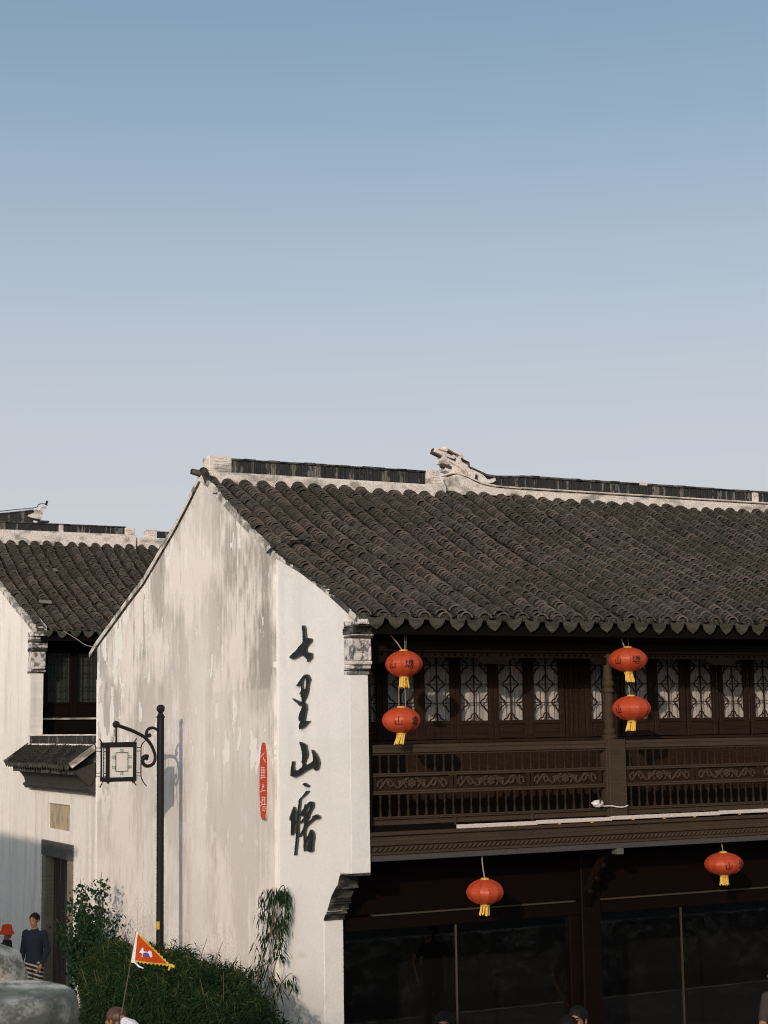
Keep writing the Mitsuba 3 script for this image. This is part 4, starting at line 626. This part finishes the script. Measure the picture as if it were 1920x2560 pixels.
dfm = add('door_frame', cat([box(NX - .03, NX + .25, 11.23, 13.15, 2.335, 2.605, .012)]), 'frame_grey', cw, label='grey stone door lintel and jambs')
add('jamb', box(NX - .025, NX + .25, 12.90, 13.12, -.2, 2.333, .01), 'frame_stone', dfm); add('jamb', box(NX - .025, NX + .25, 11.24, 11.53, -.2, 2.333, .01), 'frame_stone', dfm)
door = add('door', box(NX + .17, NX + .20, 11.5, 12.92, 0, 2.34, .003), 'wood_black', cw)
for i in range(8): add('plank', box(NX + .135 + rng.normal(0, .003), NX + .168, 11.535 + i * .172, 11.70 + i * .172, 0, 2.325, .005), 'door', door)
add('rounded_corner', tube([(-.02, 9.02, -.2), (-.02, 9.02, 5.3)], .035, 10), 'plaster_left', house)  # added round along the wall corner, so its edge turns into shade

# ------------------------------------------------------------------ the house farther back
fh = thing('far_house', 'distant house of which only the dark upturned roof ridge shows', 'house')
add('wall', box(-9, 4.4, 26.5, 34, -.2, 7.4, .02), 'plaster_left', fh)
fr = add('roof', cat([prism([(25.9, 7.5), (30, 10.42), (34.5, 7.5), (34.5, 7.35), (30, 10.25), (25.9, 7.35)], -9.2, 4.62)]), 'tile', fh)
F_ = np.linspace(-9, 4.45, 40); zb = lambda x: 10.40 + .03 * max(0, (x - 3) / 1.5); zt = lambda x: 10.55 + .27 * max(0, (x - 2.2) / 2.3) ** 1.5
add('ridge', prism([(x, zb(x)) for x in F_] + [(x, zt(x)) for x in F_[::-1]], 29.85, 30.15, 'xz'), 'dark_ridge', fh)
add('finial', prism([(4.28, 10.60), (4.40, 10.56), (4.66, 10.52), (4.70, 10.66), (4.73, 10.78), (4.82, 10.88), (4.78, 10.92), (4.68, 10.88), (4.62, 10.80), (4.50, 10.80), (4.45, 10.70), (4.30, 10.64)], 29.8, 30.2, 'xz'), 'ridge_white', fh)
add('ridge_tip', box(4.62, 4.93, 29.9, 30.1, 10.45, 10.515, .02), 'cornice', fh)
add('wire', cat([tube(smoothpath([(3.0, 29.7, 10.62), (3.9, 29.7, 10.76), (4.45, 29.7, 10.84), (4.55, 29.7, 10.93), (4.68, 29.7, 10.97), (4.82, 29.7, 10.92)], 5), .012, 4), tube([(4.77, 29.7, 10.93), (4.80, 29.7, 11.05)], .035, 5)]), 'metal', fh)

# ------------------------------------------------------------------ houses across the street that shade its lower part (out of the picture)
def plain_house(x0, x1, y0, y1, h, label):
    k = thing('street_house', label, 'house', None); add('wall', box(x0, x1, y0, y1, -.2, h - .35, .02), 'plaster_left', k)
    xm, r = (x0 + x1) / 2, (x1 - x0) / 2
    add('roof', prism([(x0 - .3, h - .3), (xm, h + r * .22), (x1 + .3, h - .3), (x1 + .3, h - .42), (xm, h + r * .22 - .15), (x0 - .3, h - .42)], y0 - .3, y1 + .3, 'xz'), 'tile', k)
    return k
plain_house(-13, -8.5, 2.4, 21, 6.42, 'white house across the street whose roof shades the gate wall')
plain_house(-13.2, -11.5, -16.2, -13.6, 6.9, 'small unseen white house beside the bridge foot, added to shade the near stone')  # unseen, added to cast shade on the near parapet stone

for i, x in enumerate((-1, 8, 17, 26)):  # unseen houses, added to darken reflections in the shop glass and shade the ground
    k = thing('added_waterside_house', ['unseen dark timber house on the far bank next to the bridge, added to darken the shop glass', 'unseen dark timber house second along the far bank, added to darken the shop glass', 'unseen dark timber house third along the far bank, added to darken the shop glass', 'unseen dark timber house at the far end of the far bank, added to darken the shop glass'][i], 'house', None)
    add('wall', box(x, x + 8.8, -29, -20, -.2, 6.2 + .3 * (i % 2), .02), 'wood', k); add('roof', prism([(-29.6, 6.2), (-24.5, 8.6), (-19.3, 6.2), (-19.3, 6.0), (-24.5, 8.35), (-29.6, 6.0)], x - .1, x + 8.9), 'tile', k)

# ------------------------------------------------------------------ plants
def leaves(P, D, L, Wd, R, curl=.25):
    """lance leaves: P base points, D directions; two folded triangles pairs each"""
    n = len(P); D = D / (np.linalg.norm(D, axis=1, keepdims=True) + 1e-9); s = np.cross(D, R.normal(size=(n, 3))); s /= np.linalg.norm(s, axis=1, keepdims=True) + 1e-9; nn = np.cross(s, D)
    L = L[:, None]; w = Wd[:, None]; mid = P + D * L * .42 - nn * w * .15; tip = P + D * L + V(0, 0, -1) * L * curl
    v = np.stack([P, mid + s * w / 2 + nn * w * .15, mid, mid - s * w / 2 + nn * w * .15, tip], 1).reshape(-1, 3); b = (np.arange(n) * 5)[:, None]
    f = np.hstack([b + [0, 1, 2], b + [0, 2, 3], b + [1, 4, 2], b + [2, 4, 3]]).reshape(-1, 3); return v, f
R = np.random.default_rng(11)
hk = thing('bamboo_hedge', 'dense dark green bamboo hedge along the foot of the gable wall', 'hedge')
def htop(y, x): 
    t = np.interp(y, [-.75, -.45, -.2, .3, .7, 1.4, 2.3, 3.2, 4.2, 5.05, 5.8, 6.4, 7.0], [.5, 1.30, 1.62, 1.72, 1.76, 1.78, 1.80, 1.74, 1.62, 1.62, 1.42, 1.20, .6])
    return t * (1 - .10 * np.abs((x + 1.0) / .9) ** 2.5) - .2 * np.maximum(x + 1, 0)
n = 42000; x = R.uniform(-1.75, -.15, n); y = R.uniform(-.7, 6.45, n); u = 1 - R.random(n) ** 1.6 * .75
bumps = .93 + .2 * meshkit.fbm(np.stack([x * 1.9, y * 1.9, 0 * x], 1))
z = htop(y, x) * u * bumps; ok = z > .1; y = y + (x + 1) * 3.34   # the bed runs skew to the wall
P = np.stack([x, y, z], 1)[ok]; D = R.normal(0, .6, (len(P), 3)) + V(-.25, -.25, -.35) + np.where((u[ok] > .93)[:, None], V(0, 0, .5), 0)
add('foliage', leaves(P, D, R.uniform(.07, .15, len(P)), R.uniform(.011, .02, len(P)), R), 'leaf', hk, kind='stuff')
pk = R.random(len(P)); yg = (u[ok] > .9) & (pk < .16)
add('young_leaves', leaves(P[yg] + V(0, 0, .03), D[yg] + V(0, 0, .5), R.uniform(.08, .16, yg.sum()), R.uniform(.010, .017, yg.sum()), R), 'leaf3', hk, kind='stuff', label='paler young leaves along the top of the hedge')
ps, ds = [], []
for i in range(46):   # stray shoots that stand above the rest
    x0, y0 = R.uniform(-1.5, -.4), R.uniform(-.2, 5.9); h_ = float(htop(y0, x0)); y0 += (x0 + 1) * 3.34; o = R.normal(0, .12, 2)
    for t in np.linspace(0, 1, 9): ps += [V(x0 + o[0] * t, y0 + o[1] * t, h_ * (.86 + .24 * t))] * 2; ds += [R.normal(0, .7, 3) + V(0, 0, -.1), R.normal(0, .7, 3) + V(0, 0, .2)]
add('stray_shoots', leaves(np.array(ps), np.array(ds), R.uniform(.09, .16, len(ps)), R.uniform(.011, .018, len(ps)), R), 'leaf', hk, kind='stuff')
cul = []
for i in range(70):
    x0, y0 = R.uniform(-1.5, -.3), R.uniform(-.3, 6.0); h_ = float(htop(y0, x0)) * R.uniform(.9, 1.16); y0 += (x0 + 1) * 3.34; cul.append(tube([(x0, y0, 0), (x0 + R.normal(0, .06), y0 + R.normal(0, .06), h_ * .6), (x0 + R.normal(0, .16), y0 + R.normal(0, .16), h_)], [.009, .007, .003], 5))
add('culms', cat(cul), 'stem', hk, kind='stuff')
sk = thing('bamboo_shoot', 'tall drooping bamboo shoot leaning up the white wall under the lettering', 'bamboo')
def shoot(path, nleaf, seed, spread, side):
    R = np.random.default_rng(seed); q = smoothpath(path, 6); add('stalk', tube(q, np.linspace(.008, .003, len(q)), 5), 'stem', sk)
    lo, hi = 1.5, 9; ps, ds = [], []
    for i in range(nleaf):
        j = int(R.uniform(.25, 1) * (len(q) - 1)); b = q[j]; o = R.normal(0, spread, 3) * V(.5, 1, .6) + V(0, side * spread, -.05); tw = b + o
        for m in range(4): ps.append(tw + R.normal(0, .015, 3)); ds.append(V(R.normal(0, .35), R.normal(side * .35, .4), -1 + R.normal(0, .3)))
    add('foliage', leaves(np.array(ps), np.array(ds), R.uniform(.10, .17, len(ps)), R.uniform(.013, .02, len(ps)), R, .1), 'leaf', sk)
shoot([(-.5, 2.1, .8), (-.3, 2.0, 1.5), (-.17, 1.84, 2.1), (-.13, 1.79, 2.5), (-.12, 1.79, 2.66)], 95, 2, .09, 1.5)
shoot([(-.17, 1.8, 2.1), (-.12, 1.76, 2.55), (-.1, 1.62, 2.70), (-.11, 1.52, 2.66), (-.13, 1.47, 2.5), (-.14, 1.5, 2.3)], 40, 3, .045, -.2)
shoot([(-.4, 1.75, 1.2), (-.2, 1.62, 1.8), (-.14, 1.60, 2.2), (-.13, 1.56, 2.42)], 36, 4, .045, -.2)
shoot([(-.6, 1.5, 1.0), (-.3, 1.45, 1.5), (-.15, 1.38, 1.72), (-.12, 1.3, 1.75)], 14, 6, .05, .2)
sb = thing('leafy_shrub', 'leafy green shrub growing between the doorway and the gable corner', 'shrub')
tips, br = [], []
R = np.random.default_rng(5); base = V(-.3, 8.4, .0)
for y1, z1 in ((8.6, 2.22), (8.4, 2.2), (8.2, 2.30), (7.55, 2.45), (7.25, 2.40), (7.5, 2.0), (6.95, 1.95), (6.75, 1.85), (8.7, 1.7), (8.8, 1.55), (8.6, 1.8), (8.1, 1.75), (7.8, 1.6), (8.2, 1.3), (7.9, 1.2), (8.7, 1.25), (8.6, 1.95), (7.7, 2.1), (8.0, 1.95), (8.6, 1.45), (8.4, 1.7), (8.5, 1.5), (8.3, 1.55), (8.5, 2.05)):
    tip = V(R.uniform(-.75, -.25), y1, z1); q = smoothpath([base + R.normal(0, .05, 3) * V(1, 1, 0), base * .5 + tip * .5 + V(R.normal(0, .06), R.normal(0, .08), .1), tip], 8); br.append(tube(q, np.linspace(.013, .004, len(q)), 5)); tips.append(q)
add('branches', cat(br), 'stem', sb)
ps, ds = [], []
for q in tips:
    for i in range(150):
        b = q[int(R.uniform(.45, 1) * (len(q) - 1))]; ps.append(b + R.normal(0, .06, 3) * V(1, 1.3, .8)); ds.append(R.normal(0, .6, 3) + V(-.2, -.2, -.3))
add('foliage', leaves(np.array(ps), np.array(ds), R.uniform(.05, .09, len(ps)), R.uniform(.03, .05, len(ps)), R, .15), 'leaf2', sb)

# ------------------------------------------------------------------ people
def hull(a, ra, b, rb, sg=14): return m3.Manifold.batch_hull([m3.Manifold.sphere(ra, sg).translate(list(map(float, a))), m3.Manifold.sphere(rb, sg).translate(list(map(float, b)))])
def ell(c, r, sg=20): return m3.Manifold.sphere(1, sg).scale(list(map(float, r))).translate(list(map(float, c)))
def soft(ms, edge, it=6):
    m = m3.Manifold.batch_boolean(ms, m3.OpType.Add).refine_to_length(edge).to_mesh(); t = trimesh.Trimesh(m.vert_properties[:, :3], m.tri_verts)
    trimesh.smoothing.filter_taubin(t, iterations=it); return np.array(t.vertices), np.array(t.faces)
def person(label, at, face, h, shirt, legs, hair, hat=None, sleeve=.5, lean=0.0, arms=(.10, .10), long_hair=False, group=None):
    """a standing person h metres tall at (x, y) facing the angle face (degrees, 0 = +x)"""
    k = thing('person', label, 'person', group); s = h / 1.72
    M = np.eye(4); a = math.radians(face); M[:3, :3] = np.array([[math.cos(a), -math.sin(a), 0], [math.sin(a), math.cos(a), 0], [0, 0, 1]]) * s; M[:3, 3] = (at[0], at[1], 0)
    put = lambda m: xf(m, M)
    L = lambda z: lean * z
    J = dict(hip=.90, chest=1.25, neck=1.44, headz=1.605); body, top, bot = [], [], []
    for sd in (-1, 1):
        hp, kn, an = V(L(.9), sd * .085, .90), V(.03 + L(.5), sd * .095, .49), V(-.01, sd * .10, .09)
        body += [hull(hp, .078, kn, .054), hull(kn, .052, an, .038), hull(an, .038, an + V(.14, sd * .02, -.055), .03)]
        bot += [hull(hp, .096, kn, .074), hull(kn, .074, an + V(0, 0, .02), .066)]
        sh, el, wr = V(L(1.38), sd * .175, 1.385), V(-.03 + L(1.1), sd * (.20 + arms[0]), 1.115), V(.10 + L(.9), sd * (.19 + arms[1] * .5), .90)
        body += [hull(sh, .052, el, .042), hull(el, .040, wr, .028)]
        dn = (wr - el) / np.linalg.norm(wr - el); pm = wr + dn * .08
        body.append(hull(wr, .026, pm, .034, 10))
        for i, (o, ln) in enumerate(((-.027, .068), (-.009, .078), (.009, .074), (.026, .058))):
            f0 = pm + V(o, 0, 0) + dn * .015; f1 = f0 + dn * ln * .55 + V(.01, 0, 0); body += [hull(f0, .0095, f1, .0085, 8), hull(f1, .0085, f1 + dn * ln * .45 + V(.022, 0, 0), .007, 8)]
        t0 = wr + dn * .03 + V(.028, 0, 0); body.append(hull(t0, .011, t0 + dn * .05 + V(.025, 0, 0), .009, 8))
        e2 = sh + (el - sh) * (sleeve if sleeve < 1 else 1); top.append(hull(sh + V(0, 0, -.003), .064, e2, .060 if sleeve < 1 else .054))
        if sleeve >= 1: top.append(hull(el, .056, wr - dn * .02, .042))
    body += [m3.Manifold.batch_hull([ell((L(.93), 0, .93), (.10, .155, .10)), ell((L(1.08), 0, 1.08), (.09, .135, .09))]), m3.Manifold.batch_hull([ell((L(1.08), 0, 1.08), (.09, .135, .09)), ell((L(1.30), 0, 1.30), (.10, .165, .10))]), m3.Manifold.batch_hull([ell((L(1.30), 0, 1.30), (.10, .165, .10)), ell((L(1.4), 0, 1.39), (.06, .15, .05))]), hull((L(1.4), 0, 1.40), .058, (L(1.5) + .01, 0, 1.52), .05)]
    bot += [m3.Manifold.batch_hull([ell((L(.93), 0, .94), (.115, .17, .09)), ell((L(.85), 0, .86), (.11, .165, .06))])]
    top += [m3.Manifold.batch_hull([ell((L(.95), 0, .92), (.118, .172, .03)), ell((L(1.1), 0, 1.10), (.108, .155, .08)), ]), m3.Manifold.batch_hull([ell((L(1.1), 0, 1.10), (.108, .155, .08)), ell((L(1.30), 0, 1.30), (.118, .182, .10))]), m3.Manifold.batch_hull([ell((L(1.30), 0, 1.30), (.118, .182, .10)), ell((L(1.4), 0, 1.395), (.07, .165, .045))]), hull((L(1.4), 0, 1.395), .078, (L(1.43), 0, 1.435), .064)]
    hx = L(1.6) + .02; hc = V(hx, 0, 1.605)
    body += [ell(hc + V(-.005, 0, .025), (.092, .074, .09)), ell(hc + V(.022, 0, -.045), (.066, .058, .068)), hull(hc + V(.078, 0, .005), .010, hc + V(.094, 0, -.022), .014, 10), ell(hc + V(.055, 0, -.098), (.024, .026, .02)), ell(hc + V(.078, 0, -.062), (.012, .024, .010))]
    for sd in (-1, 1): body += [ell(hc + V(-.005, sd * .074, -.008), (.018, .012, .032), 12), ell(hc + V(.066, sd * .04, -.022), (.016, .02, .018), 12)]
    add('body', put(soft(body, .022 / s, 5)), 'skin', k, smooth=60)
    for sd in (-1, 1):
        add('eye', put(ball(hc + V(.083, sd * .031, .006), .009, 5)), 'hair', k); add('eyebrow', put(tube([hc + V(.088, sd * .015, .028), hc + V(.085, sd * .034, .032), hc + V(.074, sd * .052, .024)], .0042, 5)), 'hair', k)
    add('mouth', put(tube([hc + V(.082, -.02, -.062), hc + V(.090, 0, -.063), hc + V(.082, .02, -.062)], .0035, 5)), 'wood_red', k)
    add('trousers', put(soft(bot, .035, 4)), legs, k, smooth=60); add('shirt', put(soft(top, .03, 4)), shirt, k, smooth=60)
    hm = ell(hc + V(-.012, 0, .030), (.101, .084, .092), 26)
    if long_hair: hm = m3.Manifold.batch_boolean([hm, ell(hc + V(-.05, 0, -.06), (.07, .08, .12))], m3.OpType.Add)
    hm = hm.trim_by_plane((-.74, 0, .672), -.74 * (hx + .084) + .672 * 1.660)
    if not long_hair: hm = hm.trim_by_plane((0, 0, 1), 1.555)
    q = hm.refine_to_length(.02).to_mesh(); hv = np.array(q.vert_properties[:, :3]); hv = hv + (hv - hc) * (.05 * np.sin(hv[:, :1] * 90) * np.sin(hv[:, 1:2] * 110 + 2))
    add('hair', put((hv, np.array(q.tri_verts))), hair, k, smooth=50)
    if hat: add('hat', put(lathe([(.145, 1.575), (.150, 1.572), (.135, 1.60), (.105, 1.64), (.100, 1.70), (.088, 1.735), (.05, 1.75), (.0, 1.752)], 24, (hx - .01, 0, 0))), hat, k, smooth=50)
    return k
person('man with short black hair in a navy short sleeved shirt and striped trousers', (-.63, 10.35), 222, 1.63, 'navy', 'stripe', 'hair', arms=(.04, .02), sleeve=1)
person('person in an orange bucket hat at the left edge behind the stone', (-1.05, 10.5), 330, 1.44, 'dark_cloth', 'dark_cloth', 'hair', hat='orange_hat')
guide = person('person with brown hair and a white top holding up the orange flag', (-2.60, -.02), 130, 1.78, 'white_cloth', 'dark_cloth', 'hair_brown', long_hair=True)
person('person before the shop with only forehead and black hair showing, nearest the white wall', (-.10, -2.2), 235, 1.83, 'dark_cloth', 'dark_cloth', 'hair', group=None)
person('shorter person before the shop post with dark brown hair', (.90, -2.80), 235, 1.79, 'tee', 'dark_cloth', 'hair')
person('taller person before the shop post with black hair turned to the left', (1.02, -2.78), 215, 1.865, 'dark_cloth', 'dark_cloth', 'hair')
person('person in grey clothes in the street, mirrored faintly in the shop glass', (4.2, -4.3), 120, 1.56, 'tee', 'dark_cloth', 'hair')
person('person in a dark brown short sleeved shirt cut by the right edge', (4.72, -1.22), 100, 1.79, 'tee', 'dark_cloth', 'hair', sleeve=.75)

# ------------------------------------------------------------------ guide's flag
RH = V(.8916, -.4528, 0); FO = V(-2.5, -.3, 2.55); K = .001282
def fl(X, Y, d=0.0):
    w = .018 * math.sin((X - 490) * .022) * min(1, max(0, (X - 490) / 60)); return FO + RH * (X - 495) * K + V(0, 0, -1) * (Y - 385) * K + V(-.4528, -.8916, 0) * (w + d)
def sheet(poly, d, step=7):
    P = Polygon(poly).buffer(0) if not hasattr(poly, 'area') else poly
    m = trimesh.creation.extrude_polygon(P, 2.0); m = trimesh.Trimesh(*trimesh.remesh.subdivide_to_size(m.vertices, m.faces, step))
    return np.array([fl(a, b, d + .0009 * c) for a, b, c in m.vertices]), np.array(m.faces)
flag = thing('guide_flag', 'orange triangular guide flag with yellow toothed edge and white emblem on a thin pole', 'flag')
add('cloth', sheet([(500, 400), (560, 452), (640, 525), (700, 600), (745, 648), (690, 636), (600, 622), (484, 612)], 0), 'flag_orange', flag)
def teeth(a, b, n, w, sd):
    a, b = np.array(a, float), np.array(b, float); t = (b - a) / n; nn = np.array([-t[1], t[0]]) / np.linalg.norm(t) * w * sd; pts = [a - nn * .45]
    for i in range(n): pts += [a + t * i, a + t * (i + .5) + nn, a + t * (i + 1)]
    return pts + [b - nn * .45]
add('toothed_edge', sheet(teeth((486, 614), (745, 650), 9, 13, 1), .0022), 'flag_yellow', flag); add('toothed_edge', sheet(teeth((505, 402), (745, 646), 11, 12, -1), .0022), 'flag_yellow', flag)
add('tail', sheet([(735, 640), (770, 640), (795, 652), (790, 672), (765, 662), (750, 690), (738, 688), (748, 655)], .0024), 'flag_yellow', flag)
add('sleeve', sheet([(491, 392), (509, 396), (487, 628), (455, 626)], .003), 'flag_white', flag); add('ribbon', sheet([(478, 625), (490, 620), (525, 650), (558, 664), (553, 671), (515, 660)], .002), 'flag_white', flag)
em = add('emblem', sheet([(520, 548), (534, 535), (545, 512), (556, 522), (556, 540), (585, 548), (602, 535), (618, 548), (622, 585), (606, 588), (600, 570), (575, 562), (560, 582), (540, 584), (548, 560), (532, 552)], .0035), 'flag_white', flag); add('emblem_purple', sheet([(552, 556), (575, 548), (596, 562), (604, 586), (580, 580), (566, 588), (548, 588)], .005), 'purple', flag)  # the purple part is the emblem's own print
add('raised_sleeve', soft([hull(fl(418, 1062, .03), .045, fl(470, 1092, .02), .058), hull(fl(470, 1092, .02), .058, fl(520, 1160, 0), .075)], .02, 4), 'white_cloth', guide, smooth=60)
hd_ = fl(384, 1046)
add('raised_hand', soft([hull(hd_ + RH * .03, .03, fl(418, 1062, .03), .034)] + [hull(hd_ + V(0, 0, z) + RH * .028, .0095, hd_ + V(0, 0, z - .004) - V(-.45, -.89, 0) * -.02, .009, 8) for z in (-.03, -.01, .01, .03)] + [hull(hd_ + V(0, 0, -.02) + RH * .02, .010, hd_ + V(0, 0, .03) + V(-.45, -.89, 0) * .016, .008, 8)], .012, 2), 'skin', guide, smooth=60)
pole = [fl(497, 380), fl(455, 626), fl(385, 1020), fl(372, 1130)]; add('pole', tube(pole, .006, 6), 'stem', flag); add('pole_top', tube([fl(496, 388, .002), fl(498, 374, .002)], .009, 6), 'flag_white', flag)

# ------------------------------------------------------------------ stone ends of the bridge parapet
def slab(c, rx, ry, prof, amp, seed, e=.9):
    """a rounded stone: prof lists (share of the plan, height) from the bottom up"""
    n = 96; an = np.arange(n) * 2 * np.pi / n; ca, sa = np.cos(an), np.sin(an); ca, sa = np.sign(ca) * np.abs(ca) ** e, np.sign(sa) * np.abs(sa) ** e
    P = smoothpath([(k, z, 0) for k, z in prof], 8)[:, :2]; v = np.array([[c[0] + k * rx * x, c[1] + k * ry * y, c[2] + z] for k, z in P for x, y in zip(ca, sa)])
    d = np.stack([v[:, 0] - c[0], v[:, 1] - c[1], 0 * v[:, 0]], 1); d /= np.linalg.norm(d, axis=1, keepdims=True) + 1e-9
    w = meshkit.fbm(v * 3.3 + seed)[:, None] - .5; v = v + d * w * amp * 2 + V(0, 0, 1) * (meshkit.fbm(v * 4.1 + seed + 9) - .5)[:, None] * amp
    f = [t for s in range(len(P) - 1) for j in range(n) for t in ([s * n + j, s * n + (j + 1) % n, (s + 1) * n + (j + 1) % n], [s * n + j, (s + 1) * n + (j + 1) % n, (s + 1) * n + j])]
    v = np.vstack([v, v[-n:].mean(0)]); f += [[(len(P) - 1) * n + j, (len(P) - 1) * n + (j + 1) % n, len(v) - 1] for j in range(n)]
    return v, np.array(f)
k = thing('parapet_stone', 'large rounded granite parapet block in the near left corner', 'stone block')
add('cap', slab((-5.96, -6.99, 0), .87, .56, [(.93, 2.80), (.98, 2.86), (1.0, 2.93), (1.0, 3.0), (.985, 3.055), (.955, 3.085), (.90, 3.10), (.6, 3.112), (.02, 3.115)], .022, 1), 'stone', k, smooth=60)
add('base', slab((-5.92, -6.95, 0), .95, .62, [(1.05, 0), (1.05, 1.5), (1.03, 2.4), (1.0, 2.65), (.94, 2.78), (.90, 2.81)], .03, 2), 'stone', k, smooth=60)
k = thing('parapet_stone', 'smaller weathered parapet block behind the large one at the left edge', 'stone block')
add('cap', slab((-5.22, -4.32, 0), .55, .43, [(1.0, 2.62), (1.02, 2.72), (1.0, 2.84), (.95, 2.93), (.86, 2.985), (.6, 3.03), (.02, 3.06)], .035, 5), 'stone', k, smooth=60)
add('base', slab((-5.15, -4.3, 0), .62, .48, [(1.08, 0), (1.08, 1.5), (1.05, 2.2), (1.04, 2.5), (1.0, 2.64)], .03, 6), 'stone', k, smooth=60)
